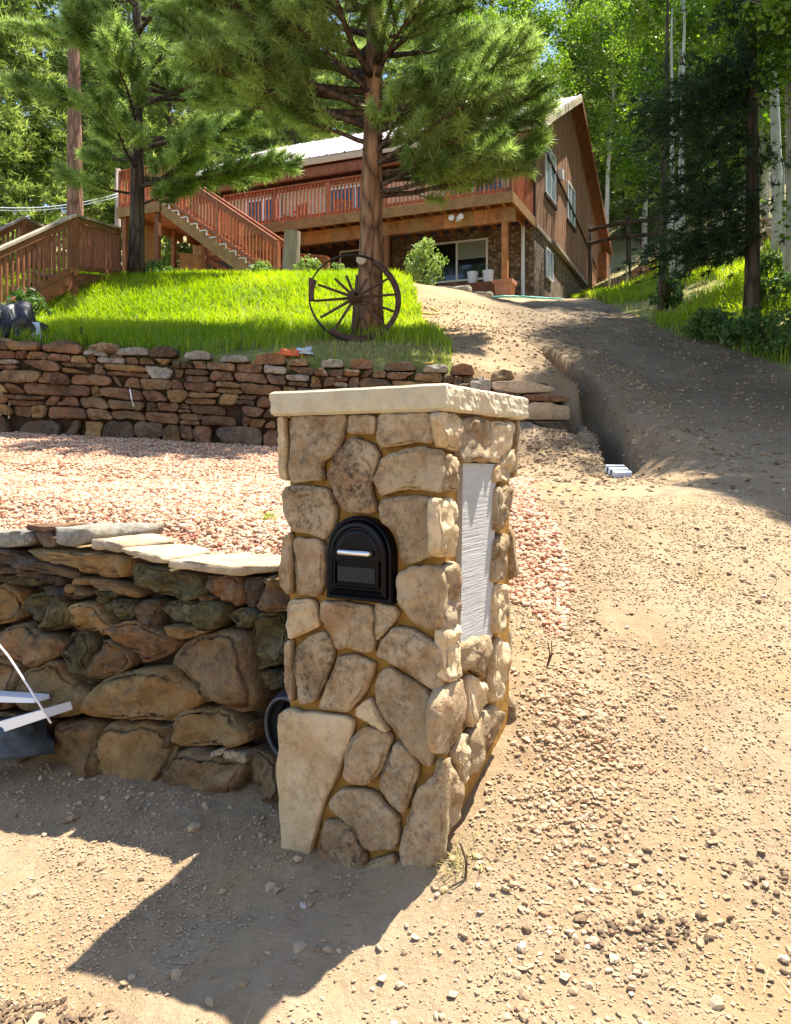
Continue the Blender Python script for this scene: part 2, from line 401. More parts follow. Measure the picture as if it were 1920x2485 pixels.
DY = [-6, 0, 1.5, 2.2, 2.65, 3.2, 4, 5, 6, 7, 8, 10, 12, 14, 17, 20, 22, 24, 35, 140, 200]
DZ = [-.45, -.27, -.13, 0.0, .26, .48, .74, .96, 1.13, 1.35, 1.65, 2.4, 3.05, 3.65, 4.45, 5.1, 5.5, 5.75, 8.3, 50, 62]
W0 = Vector((-.33, 2.72, 0)); WD = Vector((-.866, .5, 0)); WN = Vector((-.5, -.866, 0))    # near wall line
BWY = 8.55                                                                               # far wall
XE_Y = [0, 6, 9.7, 11.7, 15, 20, 30, 60]; XE_X = [5.0, 4.7, 4.6, 4.05, 4.2, 4.8, 6.4, 8]
TR_Y = [6.0, 6.5, 7.5, 8.6, 10.6, 12]; TR_X = [1.80, 1.86, 2.02, 2.14, 1.85, 1.6]
def wall_d(x, y):      # distance behind the near wall's face
    return (x-W0.x)*0.5+(y-W0.y)*0.866
def trench(x, y):
    xt = np.interp(y, TR_Y, TR_X)+0.05*(vnoise(y*3, y*0+2.2, 5)-0.5)
    return (x-xt), ss(6.25, 6.7, y)*(1-ss(10.0, 11.0, y))
def gz(x, y, detail=True):
    x = np.asarray(x, dtype=float); y = np.asarray(y, dtype=float)
    D = np.interp(y, DY, DZ)
    D = (D + np.interp(y-0.35, DY, DZ)+np.interp(y+0.35, DY, DZ))/3
    xe = np.interp(y, XE_Y, XE_X)
    up = x-xe
    D = D + 0.4*np.where(up > 0, up - 0.5*(1-np.exp(-up.clip(0)/0.5)), 0).clip(0, 40)*(1-0.4*ss(30, 70, y))
    D = D + 0.42*ss(11.5, 15.5, y)*(1-ss(0.2, 3.2, x+0.15*(y-15)))*(1-ss(19.5, 23, y))
    D = D - 0.20*ss(40, 120, y)*np.clip(-x-6, 0, 60)*0.6
    berm = np.interp(x, [-6, -4, -1.3, .6, 1.9], [.46, .45, .30, .20, 0])
    D = D + berm*(1-ss(8.6, 12.5, y))*(y > BWY-0.25)
    # terrace
    T = .80+.109*(y-3) - .055*(x+3.7)*ss(4, 8, y)
    T = T - .13*(1-ss(.2, .65, wall_d(x, y)))
    side = ss(-.20, .15, x)
    wt = (1-ss(1.7, 2.25, x))*(y < BWY+0.16)*((1-side)*(wall_d(x, y) > 0.16)+side*ss(3.3, 5.0, y))
    z = D*(1-wt)+T*wt
    # lower ground in front of the near wall
    L = -.06+.14*(y-2.4)+.17*np.minimum(x+.3, 0)
    L = np.maximum(L, -.45)
    z = z + .5*np.clip(-y-16, 0, 60)  # unseen slope behind the camera, added to block low sky and bounce warm light
    lw = (1-ss(-.25, .30, x))*(wall_d(x, y) < 0.16)
    z = z*(1-lw)+L*lw
    # trench and spoil
    tx, tm = trench(x, y)
    z = z - 0.55*np.clip(1.5-np.abs(tx)/0.085, 0, 1)*tm
    z = z + 0.10*np.exp(-((tx-0.42)/0.2)**2)*tm + 0.05*np.exp(-((tx+0.40)/0.2)**2)*tm*(y > 8.7)
    z = z + 0.37*np.exp(-((x-1.48)/0.46)**4-((y-7.85)/0.62)**2) + 0.13*np.exp(-((x-1.62)/0.28)**2-((y-7.0)/0.4)**2)
    z = z + 0.16*np.exp(-((x-1.0)/0.7)**2-((y-11.0)/1.1)**2) + 0.08*np.exp(-((x-1.5)/0.4)**2-((y-10.0)/0.6)**2)
    # soil heaped against the pillar's right side
    z = z + 0.05*np.exp(-((x-.55)/0.2)**2-((y-2.75)/0.25)**2)
    if detail:
        rough = 1+1.6*np.exp(-((x-1.4)/0.9)**2-((y-8.0)/1.6)**2) + 1.0*np.exp(-((x-1.2)/1.0)**2-((y-11)/1.3)**2)
        z = z + 0.10*fbm(x*0.7, y*0.7, 3, 3)*ss(2.0, 5, y) + 0.035*fbm(x*2.2, y*2.2, 3, 9)
        z = z + rough*0.024*fbm(x*9, y*9, 3, 21)
        z = z + rough*0.012*fbm(x*40, y*40, 2, 31)*(1-ss(6, 12, y))
        z = z + 0.5*fbm(x*0.15, y*0.15, 3, 41)*ss(24, 40, y)
        # wheel ruts along the drive
        rut = np.exp(-((x-2.3-.02*y)/0.22)**2)+np.exp(-((x-3.7-.02*y)/0.25)**2)
        z = z - 0.05*rut*ss(8.5, 11, y)*(1-ss(17, 20, y))
    return z
def G(x, y): return float(gz(np.array([x]), np.array([y]))[0])
def lawn_mask(x, y):
    e = 0.5*fbm(x*1.3, y*1.3, 3, 77)
    m1 = (y > BWY+0.02) & (x < np.interp(y, [8.5, 9.5, 11, 13, 16, 20, 23], [0.75, 0.75, 0.45, 0.35, 0.3, -0.4, -2.0])+e) & (y < 20.6)
    up = x-np.interp(y, XE_Y, XE_X)
    m2 = (up > 0.05+e*0.8) & (y > 6)
    return m1, m2
def gravel_mask(x, y):
    e = 0.8*fbm(x*1.1, y*1.1, 3, 55)
    return (wall_d(x, y) > 0.17) & (y < BWY+0.10) & (x < 0.62+0.06*(y-3)+e) & ((x < -.1) | (y > 3.0+2.2*np.abs(e)))
rows = np.concatenate([np.linspace(-70, -6, 33), np.linspace(-5, 0.5, 10), 0.7*np.exp(np.linspace(0, math.log(150/0.7), 600))])
cols = np.linspace(-1, 1, 500)
Y = np.repeat(rows[:, None], 500, 1); X = cols[None, :]*(np.where(rows < .6, 1.6+12*ss(.6, -4, rows)+.8*np.maximum(-rows-4, 0), 0.72*np.maximum(rows, 0)+1.6))[:, None]
far = (rows > 30)[:, None]
Z = gz(X, Y)
verts = np.stack([X, Y, Z], -1).reshape(-1, 3)
nr, nc = X.shape
idx = np.arange(nr*nc).reshape(nr, nc)
quads = np.stack([idx[:-1, :-1], idx[:-1, 1:], idx[1:, 1:], idx[1:, :-1]], -1).reshape(-1, 4)
cx = X.reshape(-1)[quads].mean(1); cy = Y.reshape(-1)[quads].mean(1)
gm = gravel_mask(cx, cy); lm1, lm2 = lawn_mask(cx, cy)
hill = ((cy > 24.5) | (lm2 & (cy > 17)) | (lm1 & False) | ((cy > 20.6) & (cx < -7)))
reg = np.zeros(len(quads), int); reg[gm] = 1; reg[lm1 | lm2] = 2; reg[hill] = 3
def sub_sheet(name, r, m):
    q = quads[reg == r]; u_, inv = np.unique(q, return_inverse=True)
    vx, vy = verts[u_][:, 0], verts[u_][:, 1]
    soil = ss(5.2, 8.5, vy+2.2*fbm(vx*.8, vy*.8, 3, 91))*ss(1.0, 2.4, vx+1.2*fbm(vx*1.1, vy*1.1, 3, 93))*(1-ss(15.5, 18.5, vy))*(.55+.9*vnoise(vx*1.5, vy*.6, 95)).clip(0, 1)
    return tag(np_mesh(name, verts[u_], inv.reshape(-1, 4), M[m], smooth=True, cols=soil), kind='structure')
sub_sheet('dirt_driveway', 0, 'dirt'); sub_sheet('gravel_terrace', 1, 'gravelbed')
sub_sheet('lawn', 2, 'lawnsoil'); sub_sheet('hillside', 3, 'forestfloor')

# ------------------------------------------------------------------ stones from an outline
def chaikin(p, it=1, r=0.2):
    for _ in range(it):
        q = []
        for i in range(len(p)):
            a, b_ = p[i], p[(i+1) % len(p)]
            q += [a*(1-r)+b_*r, a*r+b_*(1-r)]
        p = q
    return p
def resample(p, n):
    L = [0]; m_ = len(p)
    for i in range(m_): L.append(L[-1]+(p[(i+1) % m_]-p[i]).length)
    out = []; k = 0
    for j in range(n):
        t = L[-1]*j/n
        while L[k+1] < t: k += 1
        out.append(p[k].lerp(p[(k+1) % m_], (t-L[k])/max(1e-9, L[k+1]-L[k])))
    return out
def stone(name, pts, nrm, proud, back, m, parent, n=30, rounding=1.0, lump=0.3, jag=0.05, seed=0, smoothing=1, tilt=(0, 0), corner=0.10, rugged=0.0):
    """pts: 3D outline on the stone's front plane; nrm: outward normal. The stone's face lies at the outline plane,
    it reaches back behind it and is rounded towards its rim."""
    nrm = Vector(nrm).normalized()
    p = [Vector(q) for q in pts]
    # make counter-clockwise as seen from outside
    c = sum(p, Vector())/len(p)
    area = Vector()
    for i in range(len(p)): area += (p[i]-c).cross(p[(i+1) % len(p)]-c)
    if area.dot(nrm) < 0: p.reverse()
    size = math.sqrt(max(1e-6, area.length/2))
    p = resample(chaikin(p, smoothing, corner), n)
    c = sum(p, Vector())/len(p)
    off = Vector((seed*3.1, seed*1.7, seed*0.9))
    ex = Vector((0, 0, 1)).cross(nrm)
    if ex.length < .1: ex = Vector((1, 0, 0))
    ex.normalize(); ey = nrm.cross(ex)
    def nz(v, s): return noise.noise(v*s+off)
    p = [q + (q-c).normalized()*size*jag*(nz(q, 9/size*0.35)+0.6*nz(q, 28/size*0.35)) for q in p]
    rr = min(proud*0.27, size*0.07)*rounding
    rings = [(0.0, -back), (0.0, -proud*0.55), (rr*0.10, -rr*0.55), (rr*0.45, -rr*0.16), (rr*1.2, 0.0)]
    V = []; Fc = []
    def pt(q, inset, d, k):
        r = q-c; L = r.length
        q2 = c + r*max(0.1, 1-inset/L) if inset > 0 else q
        wob = lump*proud*(nz(q2, 3.0/size*0.5)*1.0+0.5*nz(q2, 9/size*0.5))*k
        if rugged: wob += rugged*k*(.35-abs(nz(q2, 2.6/size))*1.3+.35*nz(q2, 7/size)+.2*nz(q2, 16/size))
        rel = q2-c
        return q2 + nrm*(d+wob + rel.dot(ex)*tilt[0]+rel.dot(ey)*tilt[1])
    kk = [0, 0.3, 0.7, 0.9, 1.0]
    for (ins, d), k in zip(rings, kk): V += [pt(q, ins, d, k) for q in p]
    fr = (.86, .72, .57, .40, .22) if rugged else (.55, .25)
    nin = len(fr)
    for f_ in fr: V += [pt(c+(q-c)*f_, 0, rr*(.18-.1*f_), 1.0+.3*(1-f_)) for q in p]
    nrings = len(rings)+nin
    ci = len(V); V.append(pt(c, 0, rr*0.18, 1.3))
    bi = len(V); V.append(c-nrm*back)
    for r in range(nrings-1):
        for i in range(n):
            j = (i+1) % n
            Fc.append((r*n+i, r*n+j, (r+1)*n+j, (r+1)*n+i))
    for i in range(n):
        j = (i+1) % n
        Fc.append(((nrings-1)*n+i, (nrings-1)*n+j, ci)); Fc.append((j, i, bi))
    mb = MB(); mb.v = [tuple(v) for v in V]; mb.f = Fc
    return mb.build(name, m, parent, smooth=True, origin=c)

# ------------------------------------------------------------------ mailbox pillar
A_ = Vector((-.866, .5, 0)); B_ = Vector((.5, .866, 0)); UP = Vector((0, 0, 1))
CAPN = Vector((.138, 2.19, 0)); OV = 0.045
core0 = CAPN + A_*OV + B_*OV; CS = 0.52
TOPZ = 1.353; CAPB = 1.278
pc = core0 + A_*CS/2 + B_*CS/2
pillar = thing('stone_pillar', (pc.x, pc.y, -0.05), 'square stone-faced mailbox pillar with pale cap slab in the foreground', 'pillar')
mb = MB(); mb.obox(pc+UP*(CAPB-0.35)/2, A_*CS/2, B_*CS/2, UP*((CAPB+0.35)/2))
mb.build('mortar_core', M['mortar'], pillar)
# cap with chiselled sides
cc = CAPN + (A_+B_)*0.305 + UP*((TOPZ+CAPB)/2)
def cap_mesh():
    mb = MB(); n = 70; hh = (TOPZ-CAPB)/2
    ring = []
    prof = [(-1.0, -.010), (-.8, 0.0), (-.5, .002), (-.2, .001), (.1, .002), (.35, .001), (.6, .001), (.82, 0.0), (1.0, -.008)]
    cor = [(-1, -1), (1, -1), (1, 1), (-1, 1)]
    outl = []
    for k in range(4):
        a, b2 = cor[k], cor[(k+1) % 4]
        for i in range(n):
            t = i/n; outl.append((a[0]+(b2[0]-a[0])*t, a[1]+(b2[1]-a[1])*t, k))
    for zz, dx in prof:
        for (i, j, k) in outl:
            p0 = cc + A_*(i*(.305+dx)) + B_*(j*(.305+dx)) + UP*(zz*hh)
            rough = 0.004 if k in (0, 2) else 0.011
            nn = noise.noise(p0*16)+0.6*noise.noise(p0*45)+.35*noise.noise(p0*110)
            p0 += (A_*i+B_*j).normalized()*nn*rough*(1 if abs(zz) < .9 else .4) + UP*(0.0025*noise.noise(p0*11))
            mb.v.append(tuple(p0))
    m_ = len(outl)
    for r in range(len(prof)-1):
        for i in range(m_):
            j = (i+1) % m_
            mb.f.append((r*m_+i, r*m_+j, (r+1)*m_+j, (r+1)*m_+i))
    mb.f.append(tuple(reversed(range(m_)))); mb.f.append(tuple(range((len(prof)-1)*m_, len(prof)*m_)))
    return mb
cap = cap_mesh().build('cap_slab', M['concrete'], pillar, smooth=False)
PROUD = 0.032
FN = -B_; RN = -A_                      # outward normals of the two visible faces
fo = core0 + FN*PROUD; ro = core0 + RN*PROUD
S12 = 660/1687
def c1(pts): return [(640+S12*x, 900+S12*y) for x, y in pts]
def c2(pts): return [(640+S12*x, 1480+S12*y) for x, y in pts]
front = [
 (c1([(165,275),(500,268),(500,320),(465,430),(430,520),(345,575),(370,690),(155,690),(150,450)]), 'pillar_stone'),
 (c1([(525,270),(690,275),(685,400),(510,385)]), 'pillar_stone'),
 (c1([(705,250),(1030,250),(1050,450),(930,440),(830,470),(720,480),(690,430)]), 'pillar_stone'),
 (c1([(540,410),(660,440),(700,520),(690,600),(655,740),(700,880),(620,885),(500,870),(440,790),(385,650),(440,510)]), 'pillar_dark'),
 (c1([(720,540),(830,490),(980,465),(1095,490),(1110,620),(1095,760),(930,735),(800,750),(720,780),(675,680),(700,600)]), 'pillar_stone'),
 (c1([(125,715),(200,705),(390,725),(445,870),(430,960),(380,1060),(310,1020),(165,1000),(125,880),(108,750)]), 'pillar_dark'),
 (c1([(720,800),(850,770),(1040,790),(1050,1000),(1045,1150),(880,1210),(850,1190),(810,1020),(720,930),(710,840)]), 'pillar_stone'),
 (c1([(175,1035),(330,1040),(370,1090),(375,1280),(330,1405),(205,1395),(190,1200)]), 'pillar_stone'),
 (c1([(830,1250),(920,1210),(1000,1205),(1085,1215),(1120,1330),(1110,1560),(1060,1620),(960,1590),(880,1530),(815,1440)]), 'pillar_stone'),
 (c1([(78,285),(120,280),(140,690),(95,665)]), 'pillar_pale'),
 (c1([(112,1030),(160,1000),(165,1400),(85,1330)]), 'pillar_stone'),
 (c2([(150,-60),(300,-65),(335,50),(340,110),(150,190),(130,110)]), 'pillar_pale'),
 (c2([(345,-60),(500,-45),(668,-25),(680,270),(600,265),(510,240),(440,255),(400,150),(345,30)]), 'pillar_stone'),
 (c2([(690,-40),(790,-25),(830,30),(800,80),(695,200),(685,60)]), 'pillar_stone'),
 (c2([(370,140),(410,200),(420,270),(370,450),(310,580),(215,595),(185,400),(195,230),(270,160)]), 'pillar_dark'),
 (c2([(800,105),(880,110),(1040,200),(1100,270),(1115,400),(1085,520),(980,460),(860,370),(690,290),(700,220)]), 'pillar_stone'),
 (c2([(445,295),(540,280),(690,330),(670,420),(590,560),(510,640),(345,610),(350,560),(400,440)]), 'pillar_stone'),
 (c2([(720,370),(780,360),(830,410),(960,470),(1025,520),(1020,680),(1040,800),(1035,985),(990,985),(860,830),(750,690),(690,560),(685,450)]), 'pillar_stone'),
 (c2([(650,550),(690,620),(770,765),(740,760),(570,660),(565,610)]), 'pillar_pale'),
 (c2([(110,625),(350,645),(500,665),(550,700),(540,800),(440,1040),(340,1250),(265,1590),(110,1590),(90,1300),(78,1000),(95,700)]), 'pillar_pale'),
 (c2([(560,770),(620,725),(760,765),(785,810),(740,990),(650,1095),(530,1085),(485,1040),(500,900)]), 'pillar_stone'),
 (c2([(810,810),(870,850),(955,970),(940,1050),(900,1160),(870,1260),(830,1260),(700,1120),(720,1020),(770,900)]), 'pillar_stone'),
 (c2([(460,1105),(540,1110),(700,1150),(750,1230),(830,1300),(835,1400),(800,1500),(650,1505),(620,1480),(560,1380),(400,1240),(395,1200)]), 'pillar_stone'),
 (c2([(370,1305),(450,1300),(530,1360),(625,1550),(590,1640),(290,1640),(330,1480)]), 'pillar_dark'),
 (c2([(940,1110),(1040,1040),(1130,910),(1125,1100),(1120,1400),(1095,1580),(870,1680),(840,1500),(840,1430),(880,1330),(910,1200)]), 'pillar_stone'),
 (c2([(640,1570),(800,1520),(840,1660),(700,1690),(620,1680)]), 'pillar_stone'),
 (c2([(128,200),(165,190),(175,580),(150,560),(125,450)]), 'pillar_stone'),
]
for i, (pl, mm) in enumerate(front):
    stone('stone', [on_plane(u, v, fo, FN) for u, v in pl], FN, PROUD, 0.030, M[mm], pillar, n=42, seed=i+1, lump=0.20, jag=0.045, rugged=.008,
          tilt=(random.uniform(-.03, .03), random.uniform(-.03, .03)))
right = [
 c1([(1090,250),(1230,270),(1225,510),(1120,470)]), c1([(1240,285),(1425,305),(1420,480),(1385,565),(1240,565),(1225,500)]),
 c1([(1430,310),(1555,320),(1550,460),(1500,570),(1410,570)]), c1([(1150,515),(1215,545),(1215,745),(1120,745),(1140,620)]),
 c1([(1090,785),(1190,790),(1208,850),(1200,1150),(1085,1165),(1080,950)]), c1([(1450,715),(1530,715),(1535,900),(1490,995),(1435,980)]),
 c1([(1450,590),(1560,470),(1555,600),(1530,690),(1440,690)]), c1([(1450,1040),(1500,1010),(1530,1040),(1515,1290),(1425,1310),(1430,1200)]),
 c1([(1440,1330),(1530,1320),(1535,1480),(1490,1630),(1430,1620)]), c1([(1140,1210),(1215,1180),(1215,1500),(1200,1680),(1130,1600)]),
 c2([(1125,130),(1205,100),(1240,240),(1240,400),(1200,440),(1120,450)]), c2([(1225,225),(1320,170),(1425,160),(1420,280),(1390,430),(1340,400),(1300,370),(1245,390)]),
 c2([(1440,230),(1480,170),(1530,210),(1520,470),(1480,580),(1415,560)]), c2([(1110,490),(1240,420),(1255,560),(1250,750),(1190,890),(1090,890),(1055,800),(1065,640)]),
 c2([(1285,400),(1405,470),(1400,580),(1340,700),(1290,740),(1270,640)]), c2([(1345,700),(1400,620),(1450,590),(1505,650),(1490,700),(1420,880),(1330,1030),(1285,1040),(1285,780)]),
 c2([(1245,765),(1285,770),(1280,1040),(1235,1100),(1205,900)]), c2([(1140,910),(1190,950),(1235,1100),(1225,1290),(1150,1420),(1125,1390),(1120,1100)]),
]
for i, pl in enumerate(right):
    stone('stone', [on_plane(u, v, ro, RN) for u, v in pl], RN, PROUD*1.15, 0.032, M[('pillar_pale', 'pillar_stone')[i % 2]], pillar, n=32, seed=60+i, lump=0.4, jag=0.06, rugged=.014, smoothing=1)
# cement panel let into the right face
pp = [on_plane(u, v, core0+RN*0.010, RN) for u, v in c1([(1222, 572), (1428, 578), (1405, 1650), (1205, 1720)])]
mb = MB(); mb.prism([p - RN*0.012 for p in pp], RN*0.020); mb.build('cement_panel', M['board'], pillar)
# the two faces the photograph does not show: the same stones, turned round the pillar's axis
for src, turn in ((front, 0), (right, 1)):
    for i, item in enumerate(src):
        pl = item[0] if src is front else item
        nrm0, o0 = (FN, fo) if src is front else (RN, ro)
        pts = [on_plane(u, v, o0, nrm0) for u, v in pl]
        q = [Vector((2*pc.x-p.x, 2*pc.y-p.y, p.z)) for p in pts]
        stone('stone', q, -nrm0, PROUD, 0.030, M['pillar_stone'], pillar, n=16, seed=200+i, lump=0.3, jag=0.03)

# mailbox: arched door in a flanged frame, handle, recessed lower panel
mcen = [on_plane(u, v, core0+FN*0.030, FN) for u, v in ((791, 1300), (953, 1300), (797, 1448), (950, 1462), (868, 1253))]
base_c = (mcen[2]+mcen[3])/2
hw = 0.114
bz = base_c.z-0.004; tz = mcen[4].z+0.002
mx = (core0 + FN*0.0) ; along = A_.dot(base_c-core0)
mo = core0 + A_*along; mo.z = 0
mail = thing('mailbox', (mo.x, mo.y, bz), 'glossy black arched mailbox door with nickel handle set in the stone pillar', 'mailbox')
def arch(hw_, z0, z1, n=20):
    r = hw_; zs = z1-r
    pts = [(-hw_, z0)] + [(-hw_*math.cos(math.pi*i/n), zs+r*math.sin(math.pi*i/n)) for i in range(n+1)] + [(hw_, z0)]
    return pts
def mp(x, z, d): return mo + A_*x + FN*d + UP*z
def arch_loft(levels):   # (halfwidth inset, depth)
    mb = MB(); n = None
    for ins, d in levels:
        a = arch(hw-ins, bz+ins, tz-ins)
        n = len(a); mb.v += [tuple(mp(-x, z, d)) for x, z in a]
    for r in range(len(levels)-1):
        for i in range(n):
            j = (i+1) % n
            mb.f.append((r*n+i, r*n+j, (r+1)*n+j, (r+1)*n+i))
    mb.f.append(tuple(range((len(levels)-1)*n, len(levels)*n)))
    mb.f.append(tuple(reversed(range(n))))
    return mb
arch_loft([(0.0, -.10), (0.0, .030), (.003, .036), (.008, .038), (.013, .036), (.016, .026)]).build('frame', M['black_gloss'], mail, smooth=False)
dr = arch_loft([(.0165, .020), (.0165, .040), (.020, .045), (.030, .046), (.034, .041), (.040, .041), (.043, .044), (.05, .045)]).build('door', M['black_gloss'], mail, smooth=False)
hm = MB(); zc = bz+(tz-bz)*0.575
hm.tube([mp(.056, zc, .052), mp(.05, zc, .062), mp(-.05, zc, .062), mp(-.056, zc, .052)], [.006, .0085, .0085, .006], 8)
hm.tube([mp(.05, zc, .042), mp(.05, zc, .060)], .004, 6); hm.tube([mp(-.05, zc, .042), mp(-.05, zc, .060)], .004, 6)
hm.build('handle', M['chrome'], dr, smooth=True)
def pframe(x0, x1, z0, z1, d0, d1, w):
    mb = MB()
    for (a0, a1, b0, b1) in ((x0, x1, z0, z0+w), (x0, x1, z1-w, z1), (x0, x0+w, z0+w, z1-w), (x1-w, x1, z0+w, z1-w)):
        mb.prism([mp(a0, b0, d0), mp(a1, b0, d0), mp(a1, b1, d0), mp(a0, b1, d0)], FN*(d1-d0))
    return mb
pframe(-.078, .078, bz+.045, bz+.12, .042, .050, .006).build('panel_moulding', M['black_gloss'], dr)
mb = MB(); mb.prism([mp(-.064, bz+.057, .044), mp(.064, bz+.057, .044), mp(.064, bz+.100, .044), mp(-.064, bz+.100, .044)], FN*.004)
mb.build('number_plate', M['black_matt'], dr)

# ------------------------------------------------------------------ near retaining wall
S3 = 720/1687
def c3(pts): return [(S3*x, 1200+S3*y) for x, y in pts]
near = [
 ([(985,850),(1100,800),(1290,765),(1400,780),(1430,870),(1450,1000),(1475,1180),(1440,1250),(1290,1220),(1150,1150),(1020,1040),(955,950)],'wall_tan',.09),
 ([(720,990),(960,1000),(1010,1040),(1110,1140),(1120,1180),(1000,1290),(920,1305),(600,1275),(480,1240),(500,1130),(560,1060),(650,1030)],'wall_ochre',.09),
 ([(100,1010),(330,935),(380,1040),(500,1120),(480,1250),(290,1280),(100,1230),(80,1100)],'wall_ochre',.07),
 ([(-200,900),(0,945),(88,1005),(78,1210),(0,1230),(-220,1180)],'wall_tan',.08),
 ([(1030,1240),(1130,1215),(1330,1260),(1410,1380),(1380,1430),(1150,1450),(990,1420),(1000,1300)],'wall_ochre',.09),
 ([(310,1290),(560,1290),(578,1430),(560,1650),(400,1700),(200,1700),(120,1560),(220,1440),(290,1350)],'wall_tan',.08),
 ([(595,1300),(800,1300),(860,1370),(950,1460),(960,1500),(890,1680),(800,1750),(600,1760),(585,1560)],'wall_ochre',.09),
 ([(1010,1460),(1080,1445),(1340,1520),(1370,1560),(1320,1700),(1240,1790),(1040,1790),(900,1680),(940,1570)],'wall_tan',.09),
 ([(900,1320),(980,1320),(985,1410),(995,1440),(940,1440),(885,1360)],'wall_tan',.05),
 ([(1410,1430),(1560,1500),(1600,1740),(1500,1740),(1410,1600)],'wall_tan',.05),
 ([(1280,1455),(1395,1485),(1390,1540),(1270,1495)],'slab',.02),
 ([(1200,1462),(1270,1450),(1262,1482),(1200,1492)],'slab',.02),
 ([(500,970),(560,840),(620,830),(700,900),(715,970),(650,1030),(570,1045),(520,1010)],'wall_tan',.07),
 ([(390,785),(490,780),(540,830),(510,930),(490,990),(530,1030),(520,1090),(400,1040),(350,930),(345,860)],'wall_moss',.07),
 ([(-90,820),(140,715),(200,770),(270,800),(340,850),(320,930),(120,1000),(60,960),(-80,900)],'wall_tan',.07),
 ([(-40,520),(30,510),(100,550),(115,640),(100,710),(-30,750)],'wall_ochre',.07),
 ([(130,610),(220,550),(320,580),(380,650),(370,740),(350,780),(240,770),(210,730),(130,670)],'wall_moss',.07),
 ([(415,615),(540,615),(620,690),(635,760),(610,800),(450,780),(385,750),(390,680)],'wall_ochre',.07),
 ([(625,760),(700,720),(790,740),(930,800),(980,850),(960,900),(850,965),(790,950),(700,880),(650,830)],'wall_tan',.09),
 ([(590,640),(660,590),(740,610),(765,680),(740,712),(650,710)],'wall_moss',.05),
 ([(772,640),(840,585),(900,610),(878,680),(880,740),(830,765),(790,730)],'wall_dusk',.05),
 ([(880,650),(930,610),(1050,605),(1270,620),(1280,680),(1270,760),(1200,765),(1060,740),(950,720)],'wall_moss',.08),
 ([(930,742),(1080,757),(1180,782),(1100,810),(1010,830),(950,800)],'wall_ochre',.04),
 ([(1290,690),(1330,655),(1440,650),(1448,690),(1413,765),(1320,750)],'wall_moss',.05),
 ([(1425,720),(1470,670),(1560,670),(1620,730),(1625,800),(1610,960),(1500,995),(1450,980),(1430,850)],'wall_moss',.07),
 ([(1475,1010),(1600,1010),(1625,1090),(1540,1115),(1500,1090)],'wall_moss',.05),
 ([(1500,480),(1580,450),(1680,560),(1680,670),(1560,672),(1475,640),(1480,550)],'wall_tan',.07),
 ([(1395,480),(1488,465),(1472,640),(1400,640)],'wall_dusk',.03),
 ([(1145,465),(1390,470),(1392,600),(1330,640),(1270,610),(1150,570)],'wall_tan',.07),
 ([(740,390),(900,400),(1040,450),(1138,460),(1138,590),(1080,600),(950,580),(760,510),(730,450)],'wall_moss',.08),
 ([(165,305),(330,320),(700,350),(725,380),(720,470),(600,480),(430,440),(340,400),(200,360),(150,325)],'wall_ochre',.09),
 ([(-60,300),(30,310),(150,340),(330,415),(435,455),(438,490),(300,460),(100,420),(20,360)],'wall_dusk',.05),
 ([(110,430),(240,450),(360,480),(355,530),(230,490),(110,455)],'wall_dusk',.06),
 ([(-60,470),(0,460),(120,458),(230,500),(200,525),(60,510),(-50,495)],'wall_moss',.06),
 ([(240,520),(330,540),(480,580),(460,600),(340,595),(240,560)],'wall_dusk',.06),
 ([(362,510),(440,520),(500,565),(490,580),(400,560),(357,540)],'wall_ochre',.06),
 ([(440,468),(600,490),(730,520),(780,580),(760,600),(700,580),(560,530),(440,497)],'wall_ochre',.06),
 ([(510,545),(660,560),(650,600),(590,635),(540,600)],'wall_moss',.05),
 ([(-60,400),(0,410),(105,422),(112,450),(-50,450)],'wall_dusk',.05),
 ([(1140,575),(1210,590),(1190,615),(1140,605)],'wall_ochre',.03),
 ([(1400,1300),(1440,1290),(1450,1390),(1410,1380)],'wall_tan',.03),
 ([(1200,1640),(1290,1660),(1300,1760),(1200,1790)],'wall_tan',.03),
 ([(50,1440),(200,1440),(120,1550),(60,1640),(-60,1650),(-80,1500)],'wall_tan',.06),
 ([(-80,1240),(280,1290),(240,1420),(40,1430),(-90,1400)],'wall_tan',.05),
]
w_o = Vector((W0.x, W0.y, 0))
nearwall = thing('stone_retaining_wall', (W0.x+WD.x*.8, W0.y+WD.y*.8, -.2), 'low dry-stacked brown boulder wall beside the mailbox pillar', 'wall')
mb = MB()
a0 = W0 - WD*0.25 - WN*0.10; a1 = W0 + WD*3.4 - WN*0.10
for p_, q_ in ((a0, a1),):
    d_ = (q_-p_)
    mb.prism([p_+UP*-.6, q_+UP*-.6, q_+UP*.80, p_+UP*.68], -WN*0.16)
mb.build('soil_backing', M['soil_dark'], nearwall)
near_objs = []
for i, (pl, mm, pr) in enumerate(near):
    near_objs.append(stone('stone', [on_plane(u, v, w_o+WN*random.uniform(-.015, .035), WN) for u, v in c3(pl)], WN, pr, 0.20, M[mm], nearwall, n=42, rugged=.030 if pr > .06 else .016,
        seed=300+i, lump=0.62, jag=0.05, rounding=1.3, corner=.15, tilt=(random.uniform(-.12, .12), random.uniform(-.15, .05))))
# the wall runs on past the left edge: the same stones again further along
for o in list(near_objs):
    p = w_o + (Vector(WORLDLOC[o.name])-w_o)
    s = (p-w_o).dot(WD)
    if s < 1.55:
        c = o.copy(); COL.objects.link(c); c.parent = nearwall
        c.location = o.location + WD*1.62 - UP*0.02
